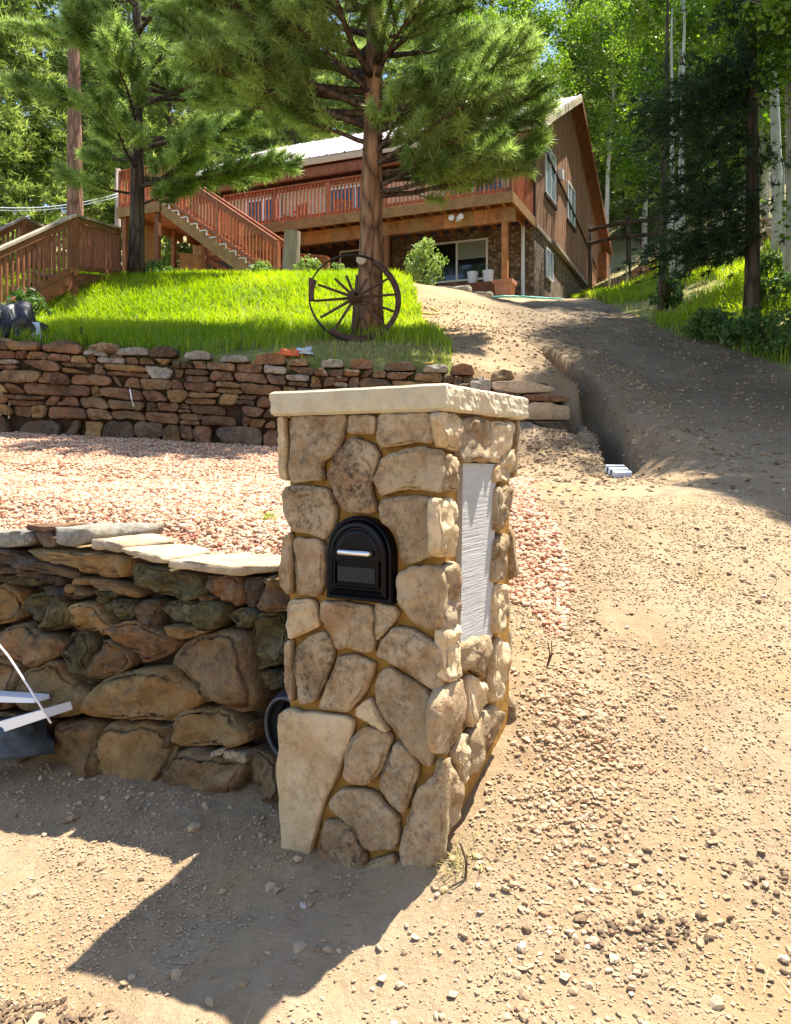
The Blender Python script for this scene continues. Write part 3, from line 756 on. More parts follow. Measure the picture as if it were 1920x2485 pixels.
# cap slabs with visible tops
caps = [
 ([(-120,215),(0,212),(130,205),(190,230),(180,290),(60,302),(-100,290)],.30,'wall_grey'), ([(140,176),(300,176),(300,206),(150,206)],.20,'wall_red'),
 ([(205,208),(300,208),(318,290),(240,300),(207,260)],.15,'wall_dusk'), ([(305,185),(400,190),(520,196),(512,250),(500,280),(400,300),(325,285)],.42,'wall_grey'),
 ([(510,258),(560,250),(700,290),(690,330),(520,310)],.30,'slab'), ([(690,305),(800,325),(920,355),(930,395),(900,400),(700,332)],.28,'slab'),
 ([(930,368),(1100,385),(1320,408),(1590,408),(1600,440),(1330,462),(1100,435),(940,415)],.34,'slab'),
]
def slab(name, pts, depth, m, parent, seed=0, taper=0.85):
    """front outline extruded back horizontally; a little uneven"""
    p = resample(chaikin([Vector(q) for q in pts], 1, 0.14), 22)
    c = sum(p, Vector())/len(p); n = len(p); mb = MB()
    off = Vector((seed*2.3, seed, seed*.7))
    steps = [0.0, .012, .10, .5, .85, .97, 1.0]; sc = [.93, 1.0, 1.0, .98, taper, taper*.95, taper*.85]
    for st, s_ in zip(steps, sc):
        for q in p:
            r = q-c; w = Vector((r.x*s_, r.y*s_, r.z*(s_ if st > 0.05 else s_)))
            x = c + w - WN*(depth*st)
            nn = noise.noise(x*13+off)*.012+noise.noise(x*40+off)*.004
            mb.v.append(tuple(x+UP*nn*0.8+WN*nn+WD*(0.03*noise.noise(Vector((st*3, seed, r.z*20)))) ))
    for r in range(len(steps)-1):
        for i in range(n):
            j = (i+1) % n; mb.f.append((r*n+i, r*n+j, (r+1)*n+j, (r+1)*n+i))
    mb.f.append(tuple(range(n-1, -1, -1))); mb.f.append(tuple(range((len(steps)-1)*n, len(steps)*n)))
    o = mb.build(name, m, parent, smooth=True)
    return o
cap_objs = []
for i, (pl, dep, mm) in enumerate(caps):
    cap_objs.append(slab('cap_stone', [on_plane(u, v, w_o+WN*0.03, WN) for u, v in c3(pl)], dep, M[mm], nearwall, seed=i+5))
for o in list(cap_objs):
    c = o.copy(); COL.objects.link(c); c.parent = nearwall; c.location = o.location + WD*1.66

# ------------------------------------------------------------------ far retaining wall: dry-stacked courses
farwall = thing('stone_retaining_wall', (-1.3, BWY, 1.2), 'long dry-stacked red-brown stone wall below the grass lawn', 'wall')
def far_top(x): return np.interp(x, [-7, -4.2, -1.4, .6, 1.3, 1.9], [2.40, 2.36, 2.17, 2.07, 1.98, 1.80])
def far_bot(x): return float(gz(np.array([x]), np.array([BWY-.2]), False)[0])-.06
mb = MB()
xs = [-7, -4.2, -1.4, .6, 1.85]
for x0, x1 in zip(xs[:-1], xs[1:]):
    mb.prism([(x0, BWY+.10, .9), (x1, BWY+.10, .9), (x1, BWY+.10, float(far_top(x1))-.10), (x0, BWY+.10, float(far_top(x0))-.10)], (0, .12, 0))
mb.build('soil_backing', M['soil_dark'], farwall)
# wavy courses; each course is cut into stones of uneven length, some split into two thin ones
far_n = Vector((0, -1, 0))
def course_z(k, x): return .030*noise.noise(Vector((x*1.7, k*7.3, 1.0)))+.018*noise.noise(Vector((x*5.1, k*3.1, 4.0)))
hs = [.25]
while sum(hs) < 1.2: hs.append(random.choice([.085, .11, .14, .16, .125]))
cum = [0.0]
for h_ in hs: cum.append(cum[-1]+h_)
si = 0
for k in range(len(hs)):
    x = -7.0+random.uniform(0, .25)
    e0 = random.uniform(-.03, .03)
    while x < 1.30:
        w = hs[k]*random.choice([.9, 1.2, 1.6, 2.1, 2.8, 3.6])*(.62 if k == 0 else 1.0)
        w = max(.10, w); x1 = x+w; e1 = random.uniform(-.04, .04)*min(1, hs[k]/.12)
        xm = (x+x1)/2; bt = far_bot(xm)
        def zl(c, xx): return far_bot(xx)+cum[c]+(course_z(c, xx) if c else -.04)
        zt = min(zl(k+1, xm), float(far_top(xm))+.03)
        if zl(k, xm) < float(far_top(xm))-.05:
            g = random.uniform(.003, .008)
            a = [(x+g+e0, zl(k, x)+g), (xm, zl(k, xm)+g+random.uniform(0, .008)), (x1-g+e1, zl(k, x1)+g), (x1-g-e1, min(zt+.03, zl(k+1, x1))-g), (xm+random.uniform(-.3, .3)*w, zt-g+random.uniform(-.006, .012)), (x+g-e0, min(zt+.03, zl(k+1, x))-g)]
            polys = [a]
            if random.random() < .16 and hs[k] > .1:
                zm = random.uniform(.4, .6)
                l0 = a[0][1]*(1-zm)+a[5][1]*zm; l1 = a[2][1]*(1-zm)+a[3][1]*zm
                polys = [[a[0], a[1], a[2], (a[2][0], l1-.004), (a[0][0], l0-.004)], [(a[0][0], l0+.004), (a[2][0], l1+.004), a[3], a[4], a[5]]]
            for pl in polys:
                high = pl[0][1] > float(far_top(xm))-.22
                mm = random.choices(['wall_red', 'wall_dusk', 'wall_tan', 'wall_ochre', 'wall_grey'], [4, 3, 3, 1.2, 1.6 if high else .3])[0]
                yo = BWY+random.uniform(-.045, .025)+.03*(pl[0][1]-bt)
                if random.random() < .35: pl = [p_ for q_, p_ in enumerate(pl) if q_ != random.choice([0, 2, 3, 5])] or pl
                vis = x1 > -4.6
                stone('stone', [Vector((q_, yo, r_)) for q_, r_ in pl], far_n, .06, .14, M[mm], farwall, n=22 if vis else 12, seed=500+si, lump=.75, jag=.075, rounding=1.35, smoothing=1, corner=.2, tilt=(random.uniform(-.15, .15), random.uniform(-.25, .1)))
                si += 1
        x = x1; e0 = -e1 if False else e1*.8
S8 = 400/1687
def c8(pts): return [(1220+S8*x, 940+S8*y) for x, y in pts]
for i, (pl, mm, yy) in enumerate([([(240,210),(300,145),(500,150),(560,182),(690,180),(705,335),(400,332),(235,325)],'slab',8.40), ([(200,75),(480,58),(700,108),(695,148),(520,145),(290,130)],'wall_red',8.36),
        ([(110,400),(230,340),(420,410),(400,560),(100,560)],'wall_grey',8.38), ([(245,338),(500,345),(700,342),(705,500),(420,500),(430,400)],'wall_dusk',8.42),
        ([(-120,-60),(230,-80),(420,-30),(560,20),(500,50),(150,60),(-100,20)],'slab',8.46), ([(-340,-60),(-130,-90),(-110,30),(-320,20)],'wall_grey',8.46), ([(-100,25),(190,66),(190,140),(-100,140)],'wall_dusk',8.46)]):
    o_ = Vector((0, yy, 0))
    stone('stone', [on_plane(u, v, o_, far_n) for u, v in c8(pl)], far_n, .06, .32, M[mm], farwall, n=26, seed=900+i, lump=.4, jag=.03, rounding=.9)
for k in range(16):     # flat topping stones and fieldstones along the crest
    x0 = -4.4+k*.36+random.uniform(-.06, .06); w = random.uniform(.22, .36); z0 = float(far_top(x0+w/2)); h = random.uniform(.05, .11)
    pts = [Vector((x0, BWY+.03, z0-.02)), Vector((x0+w, BWY+.03, z0-.02)), Vector((x0+w*.92, BWY+.03, z0+h*.8)), Vector((x0+w*.5, BWY+.03, z0+h)), Vector((x0+w*.08, BWY+.03, z0+h*.7))]
    stone('cap_stone', pts, far_n, .08, .22, M[random.choice(['wall_grey', 'wall_dusk', 'wall_tan', 'wall_red'])], farwall, n=20, seed=950+k, lump=.6, rounding=1.3)

# ------------------------------------------------------------------ corrugated drain pipe
pip = MB(); n = 28
pcn = P(690, 1768, 2.62); axd = Vector((-.62, -.72, 0.03)).normalized()
sx_ = axd.cross(UP).normalized(); sz_ = sx_.cross(axd)
rad = .108; prof = []
for i in range(30):
    t = i*.014
    prof.append((t, rad+(.009 if (i//2) % 2 else -.007)))
b0 = 0
outer = [(t, r) for t, r in prof]; inner = [(t, r-.010) for t, r in reversed(prof)]
ringp = outer[::-1] + inner[::-1]
for t, r in ringp:
    for k in range(n):
        a = 2*math.pi*k/n
        pip.v.append(tuple(pcn - axd*t + (sx_*math.cos(a)+sz_*math.sin(a))*r))
for r in range(len(ringp)-1):
    for k in range(n):
        k2 = (k+1) % n; pip.f.append((r*n+k, r*n+k2, (r+1)*n+k2, (r+1)*n+k))
tag(pip.build('drain_pipe', M['pipe'], smooth=True), 'black corrugated drain pipe end poking out between wall and pillar', 'pipe')

# ------------------------------------------------------------------ scattered stone: gravel and pebbles
ICO_V = np.array([(0, 1, 1.618), (0, -1, 1.618), (0, 1, -1.618), (0, -1, -1.618), (1, 1.618, 0), (-1, 1.618, 0), (1, -1.618, 0), (-1, -1.618, 0), (1.618, 0, 1), (-1.618, 0, 1), (1.618, 0, -1), (-1.618, 0, -1)])/1.902
ICO_F = np.array([(0,1,8),(0,9,1),(0,8,4),(0,4,5),(0,5,9),(1,6,8),(1,7,6),(1,9,7),(8,6,10),(8,10,4),(4,10,2),(4,2,5),(5,2,11),(5,11,9),(9,11,7),(6,7,3),(6,3,10),(10,3,2),(2,3,11),(11,3,7)])
OCT_V = np.array([(1, 0, 0), (0, 1, 0), (-1, 0, 0), (0, -1, 0), (0, 0, 1), (0, 0, -1)], float)
OCT_F = np.array([(0,1,4),(1,2,4),(2,3,4),(3,0,4),(1,0,5),(2,1,5),(3,2,5),(0,3,5)])
def rock_arrays(pos, rad, base='ico', squash=(.55, .85), jit=.22):
    bv, bf = (ICO_V, ICO_F) if base == 'ico' else (OCT_V, OCT_F)
    n = len(pos); k = len(bv)
    v = np.repeat(bv[None], n, 0) * (1+jit*(rng.random((n, k, 1))*2-1))
    sc = np.stack([rng.uniform(.8, 1.25, n), rng.uniform(.7, 1.1, n), rng.uniform(*squash, n)], -1)
    v = v*sc[:, None, :]
    # tilt a bit then spin
    ti = rng.normal(0, .35, n); c_, s_ = np.cos(ti)[:, None], np.sin(ti)[:, None]
    y_, z_ = v[..., 1]*c_-v[..., 2]*s_, v[..., 1]*s_+v[..., 2]*c_
    th = rng.uniform(0, 6.283, n); c_, s_ = np.cos(th)[:, None], np.sin(th)[:, None]
    x_, y2 = v[..., 0]*c_-y_*s_, v[..., 0]*s_+y_*c_
    v = np.stack([x_, y2, z_], -1)*np.asarray(rad)[:, None, None] + np.asarray(pos)[:, None, :]
    f = (bf[None]+(np.arange(n)*k)[:, None, None])
    return v.reshape(-1, 3), f.reshape(-1, 3), k
def scatter(name, x, y, rad, m, base='ico', sink=.25, tones=None, kind='stuff', label=None, cat=None, jit=.22, squash=(.55, .85)):
    z = gz(x, y)
    pos = np.stack([x, y, z+rad*(.5-sink)], -1)
    v, f, k = rock_arrays(pos, rad, base, jit=jit, squash=squash)
    t = rng.random(len(x)) if tones is None else tones
    o = np_mesh(name, v, f, M[m], cols=np.repeat(t, k), kind=kind)
    return tag(o, label, cat)
def sample(n, x0, x1, y0, y1, power=1.0):
    t = rng.random(n); y = y0*(y1/y0)**t if power else y0+(y1-y0)*t
    return rng.uniform(0, 1, n)*(x1-x0)+x0, y
# terrace gravel: near stones full, far stones coarser
def fan(n, y0, y1, a=-.60, b=.45):     # even in the picture, so denser near
    y = np.sqrt(y0*y0+(y1*y1-y0*y0)*rng.random(n)); return (a+(b-a)*rng.random(n))*y, y
x, y = fan(60000, 2.7, 5.2); k = gravel_mask(x, y); x, y = x[k], y[k]
scatter('gravel_stones', x, y, rng.uniform(.007, .0155, len(x))*(1+.3*(rng.random(len(x)) > .9)), 'gravel', 'ico', .15, label='red and tan crushed gravel covering the near half of the terrace', cat='gravel')
x, y = fan(34000, 5.0, 8.6); k = gravel_mask(x, y); x, y = x[k], y[k]
scatter('gravel_stones', x, y, rng.uniform(.010, .019, len(x)), 'gravel', 'oct', .1, label='red and tan crushed gravel in front of the far stone wall', cat='gravel')
# gravel spilled beside and below the pillar
def blob(n, cx_, cy_, sx, sy): return rng.normal(cx_, sx, n), rng.normal(cy_, sy, n)
bx_, by_ = [], []
for (n_, cx_, cy_, sx, sy) in ((900, .60, 2.62, .085, .15), (420, .62, 3.35, .10, .30), (260, .50, 2.32, .10, .10), (70, .88, 2.85, .04, .08), (300, .75, 3.6, .15, .3), (120, .45, 2.05, .16, .09), (110, .2, 1.72, .22, .04), (60, .9, 2.5, .3, .2)):
    a, b2 = blob(n_, cx_, cy_, sx, sy); bx_.append(a); by_.append(b2)
x = np.concatenate(bx_); y = np.concatenate(by_)
inp = (np.abs((x-pc.x)*A_.x+(y-pc.y)*A_.y) < .29) & (np.abs((x-pc.x)*B_.x+(y-pc.y)*B_.y) < .29)
x, y = x[~inp], y[~inp]
tn = np.clip(rng.normal(.50, .22, len(x)), 0.05, 1)
scatter('spilled_gravel', x, y, rng.uniform(.004, .0115, len(x)), 'spill', 'ico', .25, jit=.34, squash=(.4, .75), tones=tn, label='tan gravel spilled down the dirt beside the pillar', cat='gravel')
# pebbles and clods on the dirt
def dirt_keep(x, y):
    inp = (np.abs((x-pc.x)*A_.x+(y-pc.y)*A_.y) < .30) & (np.abs((x-pc.x)*B_.x+(y-pc.y)*B_.y) < .30)
    l1, l2 = lawn_mask(x, y)
    wd = wall_d(x, y)
    return ~inp & ~gravel_mask(x, y) & ~l1 & ~l2 & ~((wd > -.03) & (wd < .15) & (x < -.2))
x, y = fan(125000, 1.3, 4.4, -.60, .60); k = dirt_keep(x, y) & (vnoise(x*3.1, y*3.1, 4)*.6+vnoise(x*9, y*9, 6)*.4 > .22+.38*rng.random(len(x))); x, y = x[k], y[k]
scatter('dirt_crumbs', x, y, .0014+.0058*rng.random(len(x))**2.4, 'pebble', 'oct', .1, squash=(.3, .65), jit=.3, tones=np.clip(rng.normal(.60, .11, len(x)), 0, 1), label='fine crumbs and grit strewn over the foreground dirt', cat='grit')
x, y = fan(5200, 1.35, 5.0, -.62, .62); k = dirt_keep(x, y) & (vnoise(x*2.3, y*2.3, 14) > .3+.35*rng.random(len(x))); x, y = x[k], y[k]
scatter('pebbles', x, y, .005+.011*rng.random(len(x))**2.5, 'pebble', 'ico', .2, squash=(.35, .7), jit=.34, tones=np.clip(rng.normal(.62, .18, len(x)), 0, 1), label='small tan pebbles lying about the dirt foreground', cat='pebbles')
x, y = fan(9000, 5, 14, -.1, .5); k = dirt_keep(x, y); x, y = x[k], y[k]
scatter('drive_clods', x, y, .006+.022*rng.random(len(x))**3, 'pebble', 'oct', .15, tones=np.clip(rng.normal(.45, .15, len(x)), 0, 1), label='clods and small stones on the upper drive', cat='clods')
bx_, by_ = [], []
for (n_, cx_, cy_, sx, sy) in ((1500, 1.35, 7.6, .35, .45), (500, 1.6, 7.0, .25, .3), (700, 2.5, 8.6, .2, 1.2), (900, 1.0, 10.8, .5, .8)):
    a, b2 = blob(n_, cx_, cy_, sx, sy); bx_.append(a); by_.append(b2)
x = np.concatenate(bx_); y = np.concatenate(by_); k = ~((y > 8.3) & (y < 8.75) & (x < 1.95)); x, y = x[k], y[k]
scatter('spoil_clods', x, y, .004+.02*rng.random(len(x))**3, 'pebble', 'ico', .25, tones=np.clip(rng.normal(.42, .16, len(x)), 0, 1), label='lumpy soil clods heaped along the trench', cat='clods')
bx_, by_ = [], []
for (n_, cx_, cy_, sx, sy) in ((160, -.95, 1.98, .10, .025), (90, -.78, 1.92, .05, .02), (110, .62, 1.98, .10, .03), (70, 1.05, 2.15, .10, .04), (60, .1, 1.62, .15, .03)):
    a, b2 = blob(n_, cx_, cy_, sx, sy); bx_.append(a); by_.append(b2)
x = np.concatenate(bx_); y = np.concatenate(by_)
scatter('dark_clods', x, y, .003+.010*rng.random(len(x))**2, 'pebble', 'ico', .2, squash=(.35, .8), jit=.4, tones=np.clip(rng.normal(.12, .1, len(x)), 0, 1), label='dark damp soil clods in the foreground dirt', cat='clods')
# loose stones one can pick out
pick = [(655,2155,.022),(470,2010,.03),(500,1960,.025),(975,1947,.02),(965,1985,.016),(1290,1935,.022),(430,2370,.022),(320,2375,.016),(305,2390,.017),(590,2395,.022),(1430,2395,.016),(1390,2410,.018),
        (1545,2355,.02),(1565,2365,.015),(1380,1995,.016),(1500,1995,.015),(1740,1918,.024),(1820,1920,.014),(1535,2095,.018),(1475,2150,.014),(1745,2245,.022),(1785,2250,.018),(1740,2440,.022),(1605,2180,.012),(175,1990,.026),
        (200,2095,.022),(80,2175,.018),(540,2165,.02),(600,2230,.016),(725,2305,.02),(770,2305,.014),(1610,1745,.014),(1505,1740,.018),(1515,1715,.014),(1550,1690,.014),(1610,1600,.012),(1890,1610,.014),(1865,1895,.02),
        (90,2480,.03),(510,2435,.022),(1100,2420,.018),(1230,2470,.016),(150,2060,.016),(250,2110,.016),(345,2135,.014),(1165,2095,.013),(560,1960,.018),(1330,1800,.02),(1420,1890,.016),(1690,1600,.012)]
def ground_hit(u, v):
    lo, hi = 1.2, 12.0
    y_ = np.linspace(lo, hi, 2200); xx = (u-CU)/F*y_; zz = CAMZ-(v-CV)/F*y_
    g = gz(xx, y_) ; k = np.argmax(g >= zz)
    return xx[k], y_[k], g[k]
for i, (u, v, r) in enumerate(pick):
    xx, yy, zz = ground_hit(u, v)
    vv, ff, k = rock_arrays(np.zeros((1, 3)), np.array([r]), 'ico', (.45, .8), .38)
    o = np_mesh('loose_stone', vv, ff, M['pebble'], cols=np.repeat(np.clip(random.gauss(.62, .16), .1, .9), k), origin=(0, 0, 0))
    r *= .8; o.scale = (.8, .8, .8); o.location = (xx, yy, zz+r*.15)
    tag(o, 'loose pale stone lying on the dirt in front of the pillar and wall', 'stone', 'loose stones on the dirt')

# ------------------------------------------------------------------ house
HA = Vector((-.9205, .3907, 0)); HB = Vector((.3907, .9205, 0)); HC = Vector((3.94, 22.8, 5.6))
def H(s, t, z): return HC + HA*s + HB*t + UP*z
def hbox(mb, s0, s1, t0, t1, z0, z1):
    return mb.obox(H((s0+s1)/2, (t0+t1)/2, (z0+z1)/2), HA*((s1-s0)/2), HB*((t1-t0)/2), UP*((z1-z0)/2))
def part(name, m, parent, *boxes):
    mb = MB()
    for b_ in boxes: hbox(mb, *b_)
    return mb.build(name, M[m], parent)
HL, HD = 11.8, 12.2
house = thing('house', H(5.5, 5, 0), 'brown board-sided cabin with pale metal roof and stone basement behind the deck', 'house')
part('basement_wall', 'veneer', house, (0, HL, 0, HD, -1.5, 2.2))
part('basement_boarding', 'darktrim', house, (4.4, HL-.02, -.06, 0.002, -.5, 2.19))
EZ, RZ, RT = 5.15, 7.95, 5.3
def roof_z(t): return EZ+(RZ-EZ)*(t+.0)/RT if t < RT else RZ-(t-RT)*.50
part('rim_wall', 'darktrim', house, (.10, HL-.10, .01, .19, 2.19, 2.335))
part('upper_wall', 'cream', house, (.10, HL-.10, 0.02, .18, 2.34, EZ-.05))
bw = .205; k = 0; t = 0.0
while t < HD-.01:
    t1 = min(HD, t+bw-.012)
    for s_out in ((-.030,) if True else ()):
        ztop0, ztop1 = roof_z(t)-.06, roof_z(t1)-.06
        mb = MB(); o_ = -.028 if k % 2 else -.022
        mb.prism([H(.02, t, 2.2), H(.02, t1, 2.2), H(.02, t1, ztop1), H(.02, t, ztop0)], HA*(o_-.02))
        mb.build('siding_board', M['siding'], house)
    t += bw; k += 1
mb = MB()
mb.prism([H(.03, .01, 2.2), H(.03, HD, 2.2), H(.03, HD, roof_z(HD)-.07), H(.03, RT, RZ-.07), H(.03, .01, EZ-.07)], HA*.15)
mb.prism([H(HL, .01, 2.2), H(HL, HD, 2.2), H(HL, HD, roof_z(HD)-.07), H(HL, RT, RZ-.07), H(HL, .01, EZ-.07)], -HA*.15)
mb.build('gable_wall', M['siding'], house)
part('sill_board', 'greywood', house, (-.07, -.005, .0, HD-.6, 2.10, 2.22))
part('corner_board', 'darktrim', house, (-.045, .10, -.03, .018, 2.25, EZ-.1))
# roof: ribbed metal panels front and back, fascia, barge boards
s = -.40; k = 0
while s < HL+.4:
    s1 = s+.61
    for (ta, za, tb, zb, nm) in ((-.55, EZ-.55*(RZ-EZ)/RT, RT+.01, RZ, 'roof_panel'), (HD+.5, roof_z(HD+.5), RT+.01, RZ, 'roof_panel')):
        mb = MB()
        prof = [(0, 0), (.02, .035), (.05, .035), (.07, 0), (.30, 0), (.315, .018), (.335, .018), (.35, 0), (.61, 0)]
        lo_ = [H(s+x, ta, za+z+.02) for x, z in prof]; hi_ = [H(s+x, tb, zb+z+.02) for x, z in prof]
        n = len(prof); b0 = len(mb.v)
        mb.v += [tuple(p) for p in lo_+hi_]+[tuple(p-UP*.03) for p in (lo_[0], lo_[-1], hi_[-1], hi_[0])]
        mb.f += [(i, i+1, n+i+1, n+i) for i in range(n-1)]+[(2*n, 2*n+3, 2*n+2, 2*n+1)]
        mb.build(nm, M['metalroof'], house)
    s = s1; k += 1
mb = MB(); slope = (RZ-EZ)/RT
mb.prism([H(-.38, -.50, EZ-.5*slope-.10), H(-.38, RT, RZ-.10), H(-.38, HD+.4, roof_z(HD+.4)-.10), H(-.38, HD+.4, roof_z(HD+.4)-.015), H(-.38, RT, RZ-.015), H(-.38, -.50, EZ-.5*slope-.015)], HA*(HL+.76))
mb.build('roof_deck', M['redwood_dark'], house)
part('eave_fascia', 'cream', house, (-.40, HL+.4, -.56, -.52, EZ-.55*slope-.20, EZ-.55*slope-.01))
part('eave_beam', 'redwood_dark', house, (-.2, HL+.2, -.30, -.15, EZ-.52, EZ-.30))
for (ta, za, tb, zb) in ((-.55, EZ-.55*slope, RT, RZ), (RT, RZ, HD+.5, roof_z(HD+.5))):
    mb = MB(); mb.prism([H(-.42, ta, za-.22), H(-.42, tb, zb-.22), H(-.42, tb, zb-.01), H(-.42, ta, za-.01)], HA*.035)
    mb.build('barge_board', M['redwood_dark' if ta > 0 else 'cream'], house)
part('rear_return_wall', 'redwood_dark', house, (-.36, .0, HD-.9, HD+.2, -1.0, 4.0))
def window(parent, s0, s1, z0, z1, gable=False, glass='glass', mull=None, depth=.05, fm='white', blind=False):
    w = .055
    def bx(mb, a0, a1, b0, b1, d0, d1):
        if gable: return hbox(mb, -d1, -d0, a0, a1, b0, b1)
        return hbox(mb, a0, a1, -d1, -d0, b0, b1)
    mb = MB()
    for (a0, a1, b0, b1) in ((s0, s1, z0, z0+w), (s0, s1, z1-w, z1), (s0, s0+w, z0+w, z1-w), (s1-w, s1, z0+w, z1-w)): bx(mb, a0, a1, b0, b1, .02, .02+depth)
    if mull is not None:
        xm = s0+(s1-s0)*mull; bx(mb, xm-w/2, xm+w/2, z0+w, z1-w, .02, .012+depth)
    win = mb.build('window', M[fm], parent)
    mb = MB(); bx(mb, s0+w*.5, s1-w*.5, z0+w*.5, z1-w*.5, .021, .040); mb.build('pane', M[glass], win)
    if blind:
        mb = MB(); bx(mb, s0+w, s0+(s1-s0)*mull-w/2, z1-w-.42*(z1-z0), z1-w, .0401, .044); mb.build('blind', M['blind'], win)
    return win
window(house, 1.25, 2.65, 3.45, 4.95, True, 'glass_sky', .5); window(house, 4.65, 5.95, 3.6, 4.9, True, 'glass_sky', .5)
window(house, 1.35, 2.25, .95, 1.85, True, 'glass_sky', .5)
part('window_sill', 'darktrim', house, (-.09, -.03, 1.15, 2.75, 3.32, 3.44)); part('window_sill', 'darktrim', house, (-.09, -.03, 4.55, 6.05, 3.47, 3.59))
window(house, 1.35, 3.25, .72, 1.92, False, 'glass', .5, blind=True)
d_ = window(house, 5.35, 6.15, .02, 2.0, False, 'glass', None, .06); d2 = window(house, 7.2, 8.3, .02, 1.95, False, 'glass', None, .05, 'greywood')
for s0, s1 in ((.9, 2.7), (4.6, 6.6), (8.3, 9.6)): window(house, s0, s1, 2.4, 4.0, False, 'glass', .5)
part('dark_band', 'darktrim', house, (.2, HL-.2, -.03, .018, 4.15, 4.72))  # plain dark strip across the cream wall behind the eave beams
part('porch_beam', 'redwood_dark', house, (-.2, HL+.2, -.50, -.38, EZ-.85, EZ-.56))
mb = MB(); mb.tube([H(-.06, .35, 4.75), H(-.06, 4.0, 4.30), H(-.06, 8.0, 3.70), H(-.06, 10.6, 3.2)], .035, 6); mb.build('dark_tube', M['darktrim'], house)  # thin dark tube slanting down along the gable boards
mb = MB(); mb.obox(H(-.10, 3.3, 4.62), HA*.07, HB*.12, UP*.16); mb.build('meter_box', M['white'], house)
mb = MB(); mb.tube([H(.30, -.12, 0.0), H(.30, -.12, 2.2)], .055, 8); mb.build('downspout', M['white'], house)
mb = MB(); mb.bar(H(-.10, 2.0, 2.2), H(-.16, 9.6, 1.9), .10, .12); mb.build('rail_log', M['greywood'], house)

# ------------------------------------------------------------------ deck
DZ_ = 2.33; DF = -2.5; DL = 10.2
deck = thing('wooden_deck', H(5, -1.2, 0), 'red-stained raised deck with baluster railing along the front of the cabin', 'deck')
nb = 17
for i in range(nb):
    t0 = DF+.01+i*(2.42/nb)
    part('deck_board', 'redwood', deck, (0, DL, t0, t0+2.42/nb-.008, DZ_-.04, DZ_))
part('rim_joist', 'fascia', deck, (-.04, 8.76, DF-.05, DF-.002, DZ_-.27, DZ_+.005)); part('rim_joist', 'fascia', deck, (-.045, -.002, DF, -.04, DZ_-.27, DZ_+.005))
s = .25
while s < 10.1:
    part('joist', 'beam', deck, (s, s+.045, DF+.002, -.08, DZ_-.24, DZ_-.042)); s += .41
s = .02; k = 0
while s < 10:
    L_ = random.uniform(.28, .55); part('beam_block', 'beam' if k % 3 else 'fascia', deck, (s, min(10.1, s+L_-.004), -2.12, -2.12+.14+.004*(k % 2), DZ_-.62, DZ_-.245)); s += L_; k += 1
part('post', 'beam', deck, (.22, .37, -2.13, -1.98, -.3, DZ_-.625))
for s in (3.6, 6.6, 9.4): part('post', 'redwood_dark', deck, (s, s+.14, -2.125, -1.985, -.5, DZ_-.625))
# landing at the left end
part('landing_floor', 'redwood', deck, (8.80, 10.2, -5.35, -2.56, DZ_-.04, DZ_-.001))
part('landing_rim', 'fascia', deck, (8.78, 10.24, -5.40, -5.352, DZ_-.26, DZ_+.003)); part('landing_rim', 'fascia', deck, (10.201, 10.24, -5.35, -2.56, DZ_-.26, DZ_+.003)); part('landing_rim', 'fascia', deck, (8.76, 8.799, -4.35, -2.56, DZ_-.26, DZ_+.003))
for s in (8.95, 10.05):
    for t in (-5.25, -3.2): part('post', 'redwood_dark', deck, (s-.06, s+.06, t-.06, t+.06, -.6, DZ_-.05))
mb = MB(); mb.bar(H(8.95, -3.1, 1.3), H(7.2, -2.2, .3), .04, .14); mb.build('brace', M['redwood_dark'], deck)
mb = MB(); mb.bar(H(10.0, -3.1, 1.5), H(8.2, -2.2, 1.45), .04, .14); mb.build('brace', M['redwood_dark'], deck)
RH = .98
def railing(parent, p0, p1, mat='redwood', post_every=1.75, sp=.118, top='redwood', first=True):
    p0, p1 = Vector(p0), Vector(p1); L = (p1-p0).length; d = (p1-p0)/L
    hd = Vector((d.x, d.y, 0)).normalized(); sd_ = hd.cross(UP)
    npst = max(1, round(L/post_every))
    mb = MB(); mb.bar(p0+UP*(RH+.02), p1+UP*(RH+.02), .13, .04); parent = mb.build('railing', M[top], parent)
    for i in range(npst+1):
        if i == 0 and not first: continue
        q = p0+d*(L*i/npst); mb = MB(); mb.obox(q+UP*(RH/2-.02), hd*.045, sd_*.045, UP*(RH/2+.02)); mb.build('rail_post', M[mat], parent)
    mb = MB(); mb.bar(p0+UP*(RH-.07)+sd_*.02, p1+UP*(RH-.07)+sd_*.02, .035, .085); mb.build('upper_rail', M[mat], parent)
    mb = MB(); mb.bar(p0+UP*.10+sd_*.02, p1+UP*.10+sd_*.02, .035, .085); mb.build('bottom_rail', M[mat], parent)
    n = int(L/sp); me = None
    for i in range(1, n):
        q = p0+d*(L*i/n)+sd_*-.018
        if me is None:
            mb = MB(); mb.obox(q+UP*.51, hd*.018, sd_*.018, UP*.45); o = mb.build('baluster', M[mat], parent); me = o.data
        else: o = link_mesh('baluster', me, q+UP*.51, parent)
railing(deck, H(.03, DF+.05, DZ_), H(8.78, DF+.05, DZ_)); railing(deck, H(.03, -.1, DZ_), H(.03, DF+.05, DZ_), first=False)
railing(deck, H(8.83, -5.30, DZ_), H(10.17, -5.30, DZ_)); railing(deck, H(10.17, -5.30, DZ_), H(10.17, -2.4, DZ_), first=False)
